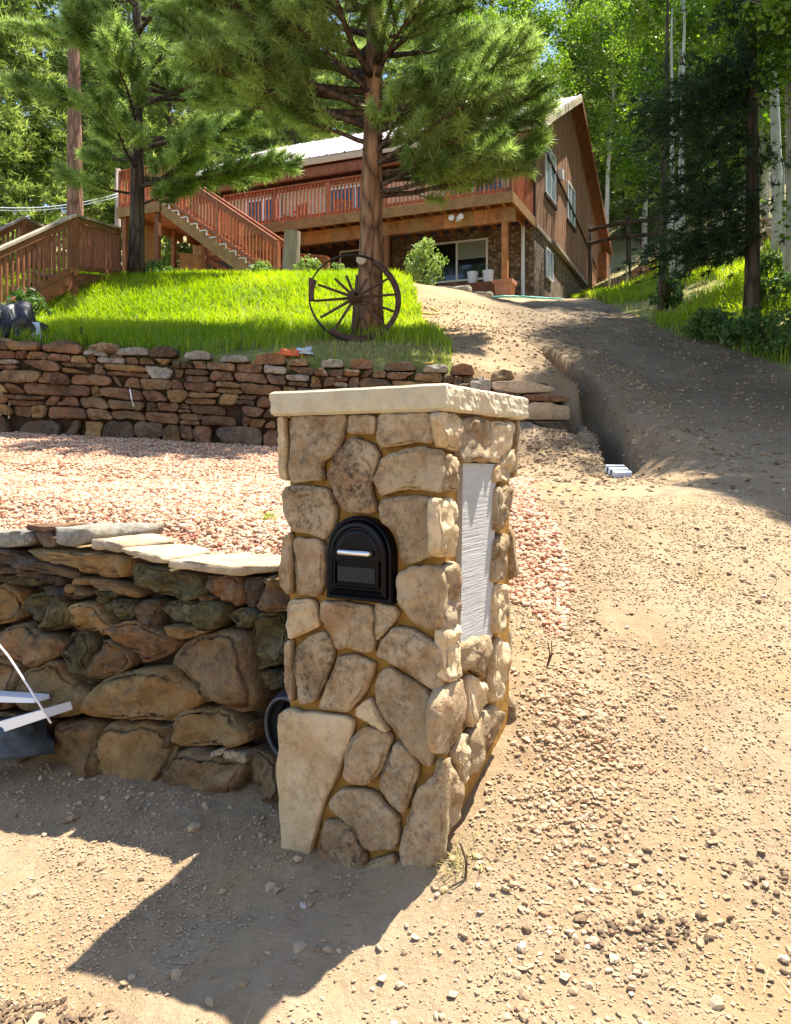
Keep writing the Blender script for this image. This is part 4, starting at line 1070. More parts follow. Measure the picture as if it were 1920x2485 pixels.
# stair
stz0 = 5.3-5.6; ST, SB = 8.78, 5.2
stair = thing('staircase', H(5.2, -4.85, stz0), 'red-stained open-riser staircase climbing left up to the deck', 'staircase')
nst = 12
for t in (-5.34, -4.40):
    mb = MB(); mb.prism([H(ST, t, DZ_-.30), H(ST, t, DZ_-.02), H(SB, t, stz0+.22), H(SB-.05, t, stz0-.10), H(SB+.25, t, stz0-.10)], HB*.045)
    mb.build('stringer', M['fascia'], stair)
for i in range(nst):
    f_ = (i+.6)/nst; s = ST+(SB-ST)*f_; z = DZ_+(stz0+.15-DZ_)*f_
    part('tread', 'redwood', stair, (s-.15, s+.13, -5.36, -4.36, z+.045, z+.085))
    part('tread_bracket', 'white', stair, (s-.13, s-.10, -5.375, -5.345, z-.10, z+.043)); part('tread_bracket', 'white', stair, (s-.13, s+.10, -5.375, -5.345, z+.020, z+.0445))
for t in (-5.34, -4.38): railing(stair, H(ST-.05, t, DZ_+.02), H(SB, t, stz0+.22), sp=.125, post_every=2.1)
railing(stair, H(SB-.06, -4.38, stz0+.1), H(SB-.9, -4.38, stz0-.05), sp=.13)

# plywood panels stored under the landing
for (u0, u1, v0, v1, yy, nm, lb) in ((345, 378, 545, 672, 22.6, 'plywood_sheet', 'tan plywood sheet standing under the deck landing, the left one'), (436, 500, 612, 680, 23.2, 'plywood_sheet', 'tan plywood sheet standing under the stair, the right one')):
    mb = MB(); a = P(u0, v1+8, yy); b2 = P(u1, v1+8, yy+.15); c_ = P(u1, v0+8, yy+.3); d_ = P(u0, v0, yy+.15)
    mb.prism([a, b2, c_, d_], (0.02, .03, 0)); tag(mb.build(nm, M['fascia']), lb, 'panel')

# deck furniture
def deck_chair(s, t, ang, label):
    o = H(s, t, DZ_); ch = thing('deck_chair', o, label, 'chair', 'wooden chairs on the deck')
    ca, sa = math.cos(ang), math.sin(ang); ex = HA*ca+HB*sa; ey = -HA*sa+HB*ca
    def b(name, x0, x1, y0, y1, z0, z1, m='redwood'):
        mb = MB(); mb.obox(o+ex*((x0+x1)/2)+ey*((y0+y1)/2)+UP*((z0+z1)/2), ex*((x1-x0)/2), ey*((y1-y0)/2), UP*((z1-z0)/2)); mb.build(name, M[m], ch)
    for x in (-.27, .23):
        for y in (-.25, .22): b('leg', x, x+.045, y, y+.045, 0, .58 if y < 0 else .40)
    b('seat', -.28, .28, -.25, .27, .40, .44)
    for i in range(4): b('back_slat', -.25+i*.135, -.14+i*.135, .26, .285, .45, 1.0)
    b('back_rail', -.28, .28, .235, .262, .90, .97)
    for x in (-.31, .22): b('arm', x, x+.09, -.27, .25, .585, .615)
    return ch
deck_chair(7.1, -1.2, .4, 'slatted wooden chair on the deck nearest the stair'); deck_chair(5.5, -1.1, -.5, 'slatted wooden chair on the deck beside the pale table')
tb = thing('deck_table', H(6.2, -1.1, DZ_), 'small pale table between the two deck chairs', 'table')
mb = MB(); mb.obox(H(6.2, -1.1, DZ_+.50), HA*.32, HB*.3, UP*.02); mb.build('table_top', M['white'], tb)
for a in (-.27, .27):
    for b2 in (-.25, .25): mb = MB(); mb.obox(H(6.2+a, -1.1+b2, DZ_+.24), HA*.02, HB*.02, UP*.24); mb.build('leg', M['white'], tb)
# flood lights under the deck rim
fl = thing('flood_light', H(1.55, -2.13, DZ_-.42), 'pair of white flood lamps fixed under the deck beam', 'lamp')
for ds in (-.13, .13):
    mb = MB(); c = H(1.55+ds, -2.32, DZ_-.42); mb.tube([c+HB*.16, c+HB*.06, c-HB*.02, c-HB*.025], [.03, .045, .085, .07], 12); mb.build('lamp_head', M['white'], fl, smooth=True)
mb = MB(); mb.obox(H(1.55, -2.15, DZ_-.42), HA*.06, HB*.03, UP*.06); mb.build('bracket', M['white'], fl)

# pots and tubs by the basement wall
def lathe(prof, c, n=18):
    mb = MB()
    for r, z in prof:
        for k in range(n): mb.v.append((c[0]+r*math.cos(2*math.pi*k/n), c[1]+r*math.sin(2*math.pi*k/n), c[2]+z))
    for i in range(len(prof)-1):
        for k in range(n): k2 = (k+1) % n; mb.f.append((i*n+k, i*n+k2, (i+1)*n+k2, (i+1)*n+k))
    mb.f.append(tuple(reversed(range(n)))); mb.f.append(tuple((len(prof)-1)*n+k for k in range(n)))
    return mb
gz0 = G(3.0, 21.2)
pp_ = H(.30, -2.05, 0); zz = G(pp_.x, pp_.y)
pot = thing('planter', (pp_.x, pp_.y, zz), 'square terracotta planter at the foot of the deck post', 'planter')
mb = MB()
for k, (h_, w_) in enumerate(((0, .19), (.36, .23))): mb.v += [tuple(Vector((pp_.x, pp_.y, zz-.02+h_))+HA*a*w_+HB*b2*w_) for a, b2 in ((-1, -1), (1, -1), (1, 1), (-1, 1))]
mb.f += [(0, 1, 5, 4), (1, 2, 6, 5), (2, 3, 7, 6), (3, 0, 4, 7), (3, 2, 1, 0), (4, 5, 6, 7)]; mb.build('body', M['terracotta'], pot)
mb = MB(); mb.obox((pp_.x, pp_.y, zz+.39), HA*.26, HB*.26, UP*.05); mb.build('rim', M['terracotta'], pot)
bench = H(1.6, -1.35, 0); bzv = G(bench.x, bench.y)
bd = thing('raised_bed', (bench.x, bench.y, bzv), 'low wooden raised bed below the sliding window', 'raised bed')
for i, (h0, h1) in enumerate(((-.05, .16), (.165, .36))):
    mb = MB(); mb.obox(Vector((bench.x, bench.y, bzv+(h0+h1)/2))+HA*.5, HA*1.3, HB*.28, UP*((h1-h0)/2)); mb.build('timber', M['redwood_dark'], bd)
for i, ds in enumerate((-.42, -.86)):
    c = H(1.6+.5+.25+ds-.55, -1.42, 0); c.z = bzv+.36
    o = thing('bucket', c, ('white plastic bucket on the raised bed, the left of two' if i else 'white plastic bucket on the raised bed, the right of two'), 'bucket', 'white buckets')
    lathe([(.12, 0), (.15, .30), (.158, .30), (.158, .335), (.148, .335), (.13, .06)], c).build('body', M['white'], o, smooth=False)
    mb = MB(); mb.tube([c+Vector((math.cos(a)*.16, -.02, .30-.10*math.sin(a))) for a in np.linspace(0, math.pi, 9)], .004, 5); mb.build('bail', M['chrome'], o)
# stones and hoses on the pad
for i, (u, v, yy, w, lb) in enumerate(((1090, 722, 19.6, .55, 'flat white slab lying on the dirt before the raised bed'), (1160, 724, 19.9, .4, 'grey flat rock beside the white slab near the hose'), (860, 690, 20.0, .42, 'pale rock edging the flower bed behind the wheel'), (820, 682, 20.6, .45, 'sandy boulder edging the flower bed, farther left'), (795, 698, 19.4, .35, 'small sandy rock edging the flower bed nearest the log post'))):
    c = P(u, v, yy); c.z = G(c.x, c.y)+.04
    pts = [c+Vector((math.cos(a)*w*random.uniform(.8, 1.1), math.sin(a)*w*.6*random.uniform(.8, 1.1), 0)) for a in np.linspace(0, 2*math.pi, 9)[:-1]]
    o = stone('flat_rock', [p+UP*.10 for p in pts], UP, .12, .2, M['wall_grey' if i < 2 else 'slab'], None, n=22, seed=1200+i, lump=.5)
    tag(o, lb, 'rock')
def hose(name, pts, m, label, r=.014):
    out = []
    P_ = [Vector((a, b2, 0)) for a, b2 in pts]
    for i in range(len(P_)-1):
        p0, p1, p2, p3 = P_[max(0, i-1)], P_[i], P_[i+1], P_[min(len(P_)-1, i+2)]
        for j in range(8):
            t = j/8; out.append(.5*((2*p1)+(-p0+p2)*t+(2*p0-5*p1+4*p2-p3)*t*t+(-p0+3*p1-3*p2+p3)*t**3))
    out.append(P_[-1])
    for p in out: p.z = G(p.x, p.y)+r*.8
    mb = MB(); mb.tube(out, r, 6); return tag(mb.build(name, m, smooth=True), label, 'hose')
def gp(u, v):
    a = ground_far(u, v); return (a[0], a[1])
def ground_far(u, v, lo=8.7, hi=26):
    y_ = np.linspace(lo, hi, 1600); xx = (u-CU)/F*y_; zz_ = CAMZ-(v-CV)/F*y_
    g = gz(xx, y_); k = np.argmax(g >= zz_); return xx[k], y_[k], g[k]
hose('yellow_hose', [gp(*q) for q in ((1035, 905), (1050, 880), (1045, 845), (995, 785), (1010, 765), (985, 745), (1020, 760), (1065, 762), (1045, 748))], M['yellow'], 'yellow hose snaking up the lawn edge to the dirt pad')
hose('green_hose', [(2.35, 20.3), (2.7, 20.0), (3.1, 20.25), (3.4, 20.05), (3.8, 20.3), (4.2, 20.1)], M['teal'], 'green hose lying along the foot of the basement wall', .03)

# log post
c = P(704, 706, 19.3); c.z = G(c.x, c.y)-.1
mb = MB(); L_ = P(704, 562, 19.3).z-c.z
mb.tube([c+Vector((.01*i, 0, L_*i/6)) for i in range(7)], [.215, .205, .20, .20, .195, .195, .19], 14)
tag(mb.build('standing_log', M['greywood'], smooth=False), 'thick weathered log post standing at the foot of the stair', 'post')

# ------------------------------------------------------------------ left entry stair railings
ent = thing('entry_stair', (-6.3, 13.5, G(-6.3, 13.5)), 'red-brown wooden entry stair with sloping railings at the left edge', 'staircase')
def rail_px(u0, v0, y0, u1, v1, y1, first=True):
    railing(ent, P(u0, v0, y0)-UP*(RH+.03), P(u1, v1, y1)-UP*(RH+.03), 'redwood_dark', 2.3, .13, 'greywood', first)
rail_px(-150, 668, 11.2, 180, 521, 13.8); rail_px(180, 521, 13.8, 287, 553, 16.4, False)
rail_px(-90, 600, 14.6, 55, 528, 15.8); rail_px(55, 528, 15.8, 130, 560, 17.8, False)
for i in range(9):
    f_ = i/8
    a = P(-150, 668, 11.2).lerp(P(180, 521, 13.8), f_)-UP*(RH+.10); b2 = P(-190, 645, 13.4).lerp(P(55, 528, 15.8), f_)-UP*(RH+.10)
    mb = MB(); mb.bar(a, b2, .30, .05); mb.build('tread', M['redwood_dark'], ent)
mb = MB(); q = [P(180, 521, 13.8), P(287, 553, 16.4), P(130, 560, 17.8), P(55, 528, 15.8)]
mb.prism([p-UP*(RH+.08) for p in q], (0, 0, -.06)); mb.build('landing_floor', M['redwood_dark'], ent)
for p in (q[0], q[1], P(-60, 630, 12.0)):
    b2 = Vector((p.x, p.y, G(p.x, p.y)-.2)); mb = MB(); mb.bar(b2, p-UP*(RH+.1), .11, .11, (0, 1, 0)); mb.build('support_post', M['redwood_dark'], ent)
for p0, p1 in ((P(-150, 668, 11.2), P(180, 521, 13.8)), (P(180, 521, 13.8), P(287, 553, 16.4))):
    mb = MB(); mb.bar(p0-UP*(RH+.13), p1-UP*(RH+.13), .045, .22); mb.build('stringer', M['redwood_dark'], ent)

# utility pole and cables
c = P(286, 700, 25.5); c.z = G(c.x, c.y)-.2
mb = MB(); mb.tube([c, c+UP*2, c+UP*4.4], [.10, .095, .09], 10); tag(mb.build('utility_pole', M['greywood'], smooth=True), 'slim grey utility pole left of the deck landing', 'pole')
for i, (v0, v1) in enumerate(((497, 467), (503, 474))):
    a = P(-80, v0, 22); b2 = P(296, v1, 25.4); mb = MB()
    mb.tube([a.lerp(b2, t)-UP*(.25*4*t*(1-t)) for t in np.linspace(0, 1, 12)], .014, 5)
    tag(mb.build('power_cable', M['cable'], smooth=True), ('upper' if i == 0 else 'lower')+' of two pale cables slung left of the utility pole', 'cable')

# ------------------------------------------------------------------ wagon wheel leaning on the pine
wy = 10.25; wc = P(862, 757, wy); wr = P(757, 757, wy); R_ = .58
wb = G(wc.x, wc.y); wc.z = wb+R_-.03
wheel = thing('wagon_wheel', (wc.x, wc.y, wb), 'broken dark wagon wheel leaning against the pine trunk', 'wagon wheel')
wn_ = Vector((.18, -1, .22)).normalized(); wx = Vector((1, .18, 0)).normalized(); wz = wn_.cross(wx).normalized()
if wz.z < 0: wz = -wz
def wp(a, r, d=0): return wc + (wx*math.cos(a)+wz*math.sin(a))*r + wn_*d
def arc(a0, a1, r0, r1, d0, d1, n):
    mb = MB()
    for i in range(n+1):
        a = a0+(a1-a0)*i/n
        mb.v += [tuple(wp(a, r0, d0)), tuple(wp(a, r1, d0)), tuple(wp(a, r1, d1)), tuple(wp(a, r0, d1))]
    for i in range(n):
        for k in range(4): mb.f.append((i*4+k, i*4+(k+1) % 4, (i+1)*4+(k+1) % 4, (i+1)*4+k))
    mb.f += [(3, 2, 1, 0), (n*4, n*4+1, n*4+2, n*4+3)]
    return mb
arc(0, 2*math.pi, R_, R_+.014, -.025, .025, 60).build('iron_tyre', M['iron'], wheel)
for a0, a1 in ((-2.2, -1.15), (-1.14, -.2), (-.19, .75), (2.75, 3.25), (.77, 1.1)):
    arc(a0, a1, R_-.055, R_-.001, -.028, .028, 14).build('felloe', M['wheelwood'], wheel)
hb = MB(); prof = [(-.11, .055), (-.09, .075), (-.04, .085), (.04, .088), (.09, .075), (.12, .06), (.12, .03), (.05, .028)]
for d, r in prof:
    for k in range(16): a = 2*math.pi*k/16; hb.v.append(tuple(wp(a, r, d)))
for i in range(len(prof)-1):
    for k in range(16): k2 = (k+1) % 16; hb.f.append((i*16+k, i*16+k2, (i+1)*16+k2, (i+1)*16+k))
hb.f.append(tuple(range(15, -1, -1))); hb.f.append(tuple((len(prof)-1)*16+k for k in range(16)))
hb.build('hub', M['wheelwood'], wheel)
for i, L_ in enumerate((.53, .53, .30, .26, .22, .36, .50, .53, .53, .53, .53, .53, .53, .53)):
    a = 2*math.pi*i/14+.12; mb = MB(); mb.tube([wp(a, .07), wp(a, .3), wp(a, L_ if L_ > .31 else .31+.001)], [.021, .018, .016], 7); mb.build('spoke', M['wheelwood'], wheel)
mb = MB(); mb.obox(wp(math.pi, R_-.02)+UP*.09, wx*.03, wn_*.03, UP*.13); mb.build('broken_felloe', M['wheelwood'], wheel)
# round lamp on the trunk
lp = P(877, 630, 10.55)
lamp = thing('garden_lamp', lp, 'round pale lamp disc fixed to the pine trunk above the wheel', 'lamp')
mb = MB(); mb.tube([lp+Vector((0, .03, 0)), lp+Vector((0, -.01, 0)), lp+Vector((0, -.025, 0))], [.06, .068, .055], 18); mb.build('lamp_disc', M['cream'], lamp)
mb = MB(); mb.tube([lp+Vector((.02, .03, 0)), lp+Vector((.10, .20, .02))], .014, 6); mb.build('bracket', M['black_matt'], lamp)

# ------------------------------------------------------------------ small clutter
def crumple(name, c, sx, sy, sz, m, label, cat, seed, amp=.45, flat=.0, rings=12, seg=18):
    mb = MB()
    for i in range(rings+1):
        th = math.pi*i/rings
        for k in range(seg):
            a = 2*math.pi*k/seg; d = Vector((math.sin(th)*math.cos(a), math.sin(th)*math.sin(a), math.cos(th)))
            f_ = 1+amp*(noise.noise(d*1.6+Vector((seed, 0, 0)))+.8*abs(noise.noise(d*3.6+Vector((0, seed, 0))))-.3+.4*noise.noise(d*8+Vector((0, 0, seed))))
            p = Vector((d.x*sx, d.y*sy, max(d.z, -.35)*sz))*f_; mb.v.append(tuple(Vector(c)+p))
    for i in range(rings):
        for k in range(seg): k2 = (k+1) % seg; mb.f.append((i*seg+k, (i+1)*seg+k, (i+1)*seg+k2, i*seg+k2))
    return tag(mb.build(name, M[m], smooth=True), label, cat)
def gc(u, v, y, dz=0):
    p = P(u, v, y); p.z = G(p.x, p.y)+dz; return p
crumple('black_tarp', gc(32, 840, 9.0, .10), .30, .18, .30, 'tarp', 'crumpled black tarp heaped on the left end of the far wall', 'tarp', 3.3, .7)
crumple('plastic_bundle', gc(-18, 846, 8.85, .12), .16, .14, .32, 'tarp', 'black plastic bundle with white cord at the left picture edge', 'bundle', 8.1, .8)
mb = MB(); c0 = gc(-12, 846, 8.66, .05)
for k in range(3): mb.tube([c0+Vector((.02+.16*math.sin(i*.5+k*1.2), -.05, .10+.05*i*(1-.18*k))) for i in range(9)], .010, 5)
tag(mb.build('rope_tangle', M['white'], smooth=True), 'tangled white rope over the black plastic at left', 'rope')
gr = gc(78, 836, 9.1, .0); mb = MB()
for k, (h_, w_) in enumerate(((0, .16), (.20, .11))): mb.v += [tuple(gr+Vector((a*w_, b2*w_*.8, h_))) for a, b2 in ((-1, -1), (1, -1), (1, 1), (-1, 1))]
mb.f += [(0, 1, 5, 4), (1, 2, 6, 5), (2, 3, 7, 6), (3, 0, 4, 7), (3, 2, 1, 0), (4, 5, 6, 7)]
tag(mb.build('upturned_tub', M['paleblue']), 'pale grey upturned plastic tub beside the black tarp', 'tub')
ob = thing('plastic_bag', gc(716, 872, 8.95), 'orange and white plastic bag dropped on top of the far wall', 'bag')
def as_part(o, parent):
    for k in ('label', 'category', 'group'):
        if k in o: del o[k]
    o.parent = parent; o.location = Vector(WORLDLOC[o.name])-WORLDLOC[parent.name]; return o
as_part(crumple('orange_half', gc(702, 872, 8.92, .03), .15, .10, .07, 'orange', None, None, 5.0, .6), ob)
as_part(crumple('white_half', gc(738, 868, 8.98, .03), .12, .10, .06, 'paleblue', None, None, 6.4, .6), ob)
c = gc(197, 832, 9.0); mb = MB(); mb.bar(c-UP*.05, c+UP*.20, .012, .012, (0, 1, 0)); tag(mb.build('marker_stake', M['black_matt']), 'thin dark stake in the grass behind the far wall', 'stake')
c = P(315, 955, BWY-.10); mb = MB(); mb.tube([c+Vector((0, 0, .05)), c+Vector((.02, -.02, -.02)), c+Vector((.035, -.02, -.10)), c+Vector((.02, -.015, -.05)), c+Vector((.05, -.02, -.14))], .007, 5)
tag(mb.build('string_scrap', M['white'], smooth=True), 'scrap of white string hanging on the far wall', 'string')
# utility box in the trench mouth
c = Vector((1.72, 6.2, G(1.72, 6.2)+.03))
ub = thing('plastic_package', c, 'pale blue strapped plastic package at the mouth of the trench', 'package')
mb = MB(); ex = Vector((.97, .2, 0)); ey = Vector((-.2, .9, .38)); ez = ex.cross(ey)
mb.obox(c+UP*.02, ex*.075, ey*.075, ez*.025); mb.build('body', M['paleblue'], ub)
for d in (-.03, .035): mb = MB(); mb.obox(c+UP*.02+ey*d, ex*.077, ey*.009, ez*.028); mb.build('strap', M['black_matt'], ub)
# sack, boards and rod at the left edge of the foreground
wl = lambda u, v, d: on_plane(u, v, w_o+WN*d, WN)
crumple('filled_sack', wl(12, 1800, .15), .21, .12, .105, 'sack', 'dark blue-grey sack on the ground at the left edge of the near wall', 'sack', 2.2, .35)
mb = MB(); mb.prism([wl(-60, 1768, .22), wl(106, 1722, .20), wl(112, 1742, .20), wl(-60, 1800, .22)], WN*-.12); tag(mb.build('white_board', M['white']), 'short white board lying on the dark sack', 'board')
mb = MB(); mb.prism([wl(-40, 1686, .12), wl(82, 1695, .12), wl(84, 1706, .12), wl(-40, 1704, .12)], WN*-.07); tag(mb.build('white_strip', M['white']), 'narrow white strip wedged behind the rod at the left edge', 'strip')
mb = MB(); mb.tube([wl(-30, 1532, .25), wl(20, 1592, .245), wl(70, 1668, .235), wl(124, 1755, .225)], .0042, 7); tag(mb.build('white_rod', M['white'], smooth=True), 'thin white rod slanting across the near wall at left', 'rod')
# twigs in the soil right of the pillar, straw bits
def twig(name, pts, r, label, m='twig', group=None):
    mb = MB(); mb.tube(pts, list(np.linspace(r, r*.4, len(pts))), 5); return tag(mb.build(name, M[m], smooth=True), label, 'twig', group)
for i, (u, v) in enumerate(((1328, 1620), (1900, 2080), (1130, 2135))):
    xx, yy, zz = ground_hit(u, v); c = Vector((xx, yy, zz))
    t_ = thing('dry_twig', c, ('small forked dry twig stuck in the soil right of the pillar', 'short broken stick lying at the right edge of the dirt', 'dry weed stalks at the pillar foot')[i], 'twig')
    for k in range(3 if i != 1 else 1):
        d = Vector((random.uniform(-.05, .06), random.uniform(-.03, .03), .09 if i != 1 else .01)) if i != 1 else Vector((.06, .03, .008))
        mb = MB(); mb.tube([c, c+d*.5+Vector((.01, 0, .0)), c+d], [.004, .003, .0015], 5); mb.build('stem', M['twig'], t_)
n = 120; x, y = fan(n, 1.4, 3.2, -.6, .6); k = dirt_keep(x, y); x, y = x[k], y[k]; z = gz(x, y)+.004
th = rng.uniform(0, math.pi, len(x)); L_ = rng.uniform(.012, .05, len(x)); dx, dy = np.cos(th)*L_, np.sin(th)*L_; w_ = .0009
v0 = np.stack([x-dx, y-dy, gz(x-dx, y-dy)+.005], -1); v1 = np.stack([x+dx, y+dy, gz(x+dx, y+dy)+.006], -1); pv = np.stack([-dy, dx, dx*0], -1)/L_[:, None]*w_
V = np.stack([v0-pv, v1-pv*.5, v1+pv*.5, v0+pv], 1).reshape(-1, 3); tag(np_mesh('straw_bits', V, np.arange(len(V)).reshape(-1, 4), M['straw'], kind='stuff'), 'scattered dry straw on the foreground dirt', 'straw')

# ------------------------------------------------------------------ vegetation builders
def rand_dirs(n):
    v = rng.normal(size=(n, 3)); return v/np.linalg.norm(v, axis=1, keepdims=True)
def needles(centers, dirs, per, length, width, spread=1.0, fwd=.55, tone=None):
    """thin triangles bursting from each centre round its direction"""
    n = len(centers)
    C = np.repeat(centers, per, 0); Dm = np.repeat(dirs, per, 0)
    d = rand_dirs(n*per)*spread + Dm*fwd; d /= np.linalg.norm(d, axis=1, keepdims=True)
    L = length*rng.uniform(.7, 1.15, n*per)[:, None]
    side = np.cross(d, rand_dirs(n*per)); side /= np.linalg.norm(side, axis=1, keepdims=True)+1e-9
    C = C + Dm*rng.uniform(-.5, .5, n*per)[:, None]*length*.9
    V = np.stack([C-side*width/2, C+side*width/2, C+d*L], 1).reshape(-1, 3)
    t = np.repeat(np.clip((rng.random(n) if tone is None else tone), 0, 1), per); t = np.clip(t+rng.normal(0, .12, len(t)), 0, 1)
    return V, np.repeat(t, 3)
def limb_path(start, az, length, elev, curl, seg=7, wob=.06):
    p = Vector(start); out = [p.copy()]; e = elev; a = az
    for i in range(seg):
        e += curl/seg; a += random.uniform(-.12, .12)
        d = Vector((math.cos(a)*math.cos(e), math.sin(a)*math.cos(e), math.sin(e)))
        p = p + d*(length/seg)+Vector((0, 0, random.uniform(-wob, wob)*.3)); out.append(p.copy())
    return out
def along(path, t):
    f = t*(len(path)-1); i = min(int(f), len(path)-2); return path[i].lerp(path[i+1], f-i), (path[i+1]-path[i]).normalized()
def trunk_mesh(base, height, r0, lean=(0, 0), n=14, seg=14, flare=1.35, top=.12, wob=.04):
    pts = []; rad = []
    ox, oy = random.uniform(0, 9), random.uniform(0, 9)
    for i in range(seg+1):
        t = i/seg
        pts.append(Vector(base)+Vector((lean[0]*t*height+wob*noise.noise(Vector((ox, t*3, 0))), lean[1]*t*height+wob*noise.noise(Vector((oy, t*3, 4))), t*height)))
        rad.append(r0*(1-(1-top)*t)*(1+(flare-1)*math.exp(-t*height/.25)))
    return pts, rad
def ponderosa(name, base, height, r0, lean, limbs, label, bark, per=24, nl=.15, nw=.007, tw_per_m=7, group=None, seed=1):
    random.seed(seed)
    root = thing(name, base, label, 'tree', group)
    pts, rad = trunk_mesh(base+Vector((0, 0, -.15)), height, r0, lean)
    mb = MB(); mb.tube(pts, rad, 16); tr = mb.build('trunk', bark, root, smooth=True)
    lb = MB(); cen = []; dirs = []; tones = []
    for (h, az, L, el, curl) in limbs:
        st, _ = along(pts, min(.98, h/height))
        path = limb_path(st, az, L, el, curl)
        r_ = .012+.016*L
        lb.tube(path, list(np.linspace(r_, .006, len(path))), 6)
        ntw = int(L*tw_per_m)+3
        for k in range(ntw):
            t = .25+.75*(k+random.random())/ntw
            p, d = along(path, min(.999, t))
            sgn = 1 if k % 2 else -1
            yaw = random.uniform(.5, 1.15)*sgn*(1.05-t*.55)
            d2 = Vector((d.x*math.cos(yaw)-d.y*math.sin(yaw), d.x*math.sin(yaw)+d.y*math.cos(yaw), d.z+random.uniform(-.15, .45))).normalized()
            tl = random.uniform(.28, .60)*(1.15-.5*t)*min(1.3, .5+L*.35)
            q = p+d2*tl
            lb.tube([p, p.lerp(q, .5)+Vector((0, 0, -.02)), q], [.009, .006, .004], 4, cap=False)
            tn = random.choice([.1, .3, .5, .75, 1.0])
            for j in range(4):
                cen.append(tuple(p.lerp(q, .55+.45*j/3))); dirs.append(tuple(d2)); tones.append(tn)
    lb.build('limbs', M['bark_dark'], root, smooth=True)
    V, t = needles(np.array(cen), np.array(dirs), per, nl, nw, 1.0, .55, np.array(tones))
    np_mesh('crown', V, np.arange(len(V)).reshape(-1, 3), M['needle'], root, cols=t, origin=base)
    random.seed(99+seed)
    return root
def az_to(dx, dy): return math.atan2(dy, dx)
# the pine at the middle
b0 = P(893, 838, 10.75); b0.z = G(b0.x, b0.y)
limbs = [(2.05, 0.0, 1.95, .05, .25), (2.15, -.5, 1.5, .15, .2), (2.3, .45, 2.0, .1, .3), (2.5, -.15, 2.25, .18, .15), (2.6, -1.0, 1.3, .25, .1), (2.75, .2, 2.1, .25, .1), (2.9, -.35, 2.1, .2, .2), (3.05, .8, 1.9, .2, .2), (3.1, 0.0, 1.8, .35, .1),
         (2.75, 3.0, 1.5, .35, .0), (2.95, 3.35, 2.3, .28, -.1), (3.05, 2.7, 2.4, .3, .1), (3.3, 3.1, 2.8, .2, .1), (3.5, 3.6, 2.4, .25, .1), (3.7, 2.6, 2.6, .3, .1), (3.9, 3.2, 2.9, .25, .2), (4.2, 2.9, 2.4, .3, .2), (3.4, -2.2, 1.5, .3, .1), (3.6, -1.2, 1.6, .3, .1), (3.8, -.6, 1.7, .35, .1)]
limbs += [(2.1, -.25, 1.7, .0, .3), (2.35, .15, 2.2, .12, .15), (2.45, -.7, 1.8, .1, .2), (2.7, -.05, 2.2, .2, .15), (3.15, 2.9, 2.6, .15, .1), (3.2, 3.4, 2.5, .2, .1), (3.45, 2.8, 2.8, .2, .1), (3.6, 3.3, 2.7, .2, .2), (3.3, .3, 2.1, .25, .1), (3.5, -.2, 2.1, .25, .1)]
for k in range(26): limbs.append((3.6+k*.17, random.uniform(0, 6.28), 2.3-k*.055+random.uniform(-.2, .3), .3, .15))
ponderosa('ponderosa_pine', b0, 8.3, .185, (.022, .0), limbs, 'pine with thick furrowed trunk standing behind the wagon wheel', M['bark'], per=56, nl=.17, nw=.0115, tw_per_m=11, seed=3)
# the pine at the left of the lawn
b1 = P(328, 690, 16.6); b1.z = G(b1.x, b1.y)
limbs = [(1.75, -.3, 1.1, .1, .3), (2.0, 3.3, 1.3, .0, .3), (2.1, -.8, 2.2, .0, .35), (2.2, -.1, 2.9, -.05, .3), (2.3, .25, 3.0, .0, .2), (2.5, -1.6, 2.0, .1, .2), (2.7, 2.6, 1.7, .1, .2), (2.9, -.5, 3.0, .05, .2), (3.1, .1, 3.3, .05, .2), (3.3, -1.2, 2.4, .1, .2), (3.5, 3.6, 2.2, .1, .2), (3.8, -.3, 3.1, .1, .1), (4.0, .6, 2.6, .1, .2), (4.2, -.9, 2.9, .1, .2), (4.6, -.2, 2.9, .15, .1), (4.9, 3.0, 2.4, .1, .2)]
for k in range(30):
    az_ = random.uniform(0, 6.28); limbs.append((4.2+k*.18, az_, (2.6-k*.05+random.uniform(-.2, .4))*(.55 if math.cos(az_) < -.2 else 1), .15, .2))
ponderosa('ponderosa_pine', b1, 10.5, .17, (.01, .0), limbs, 'pine with drooping tufted branches at the left of the lawn', M['bark_dark'], per=42, nl=.21, nw=.016, tw_per_m=10, seed=5)

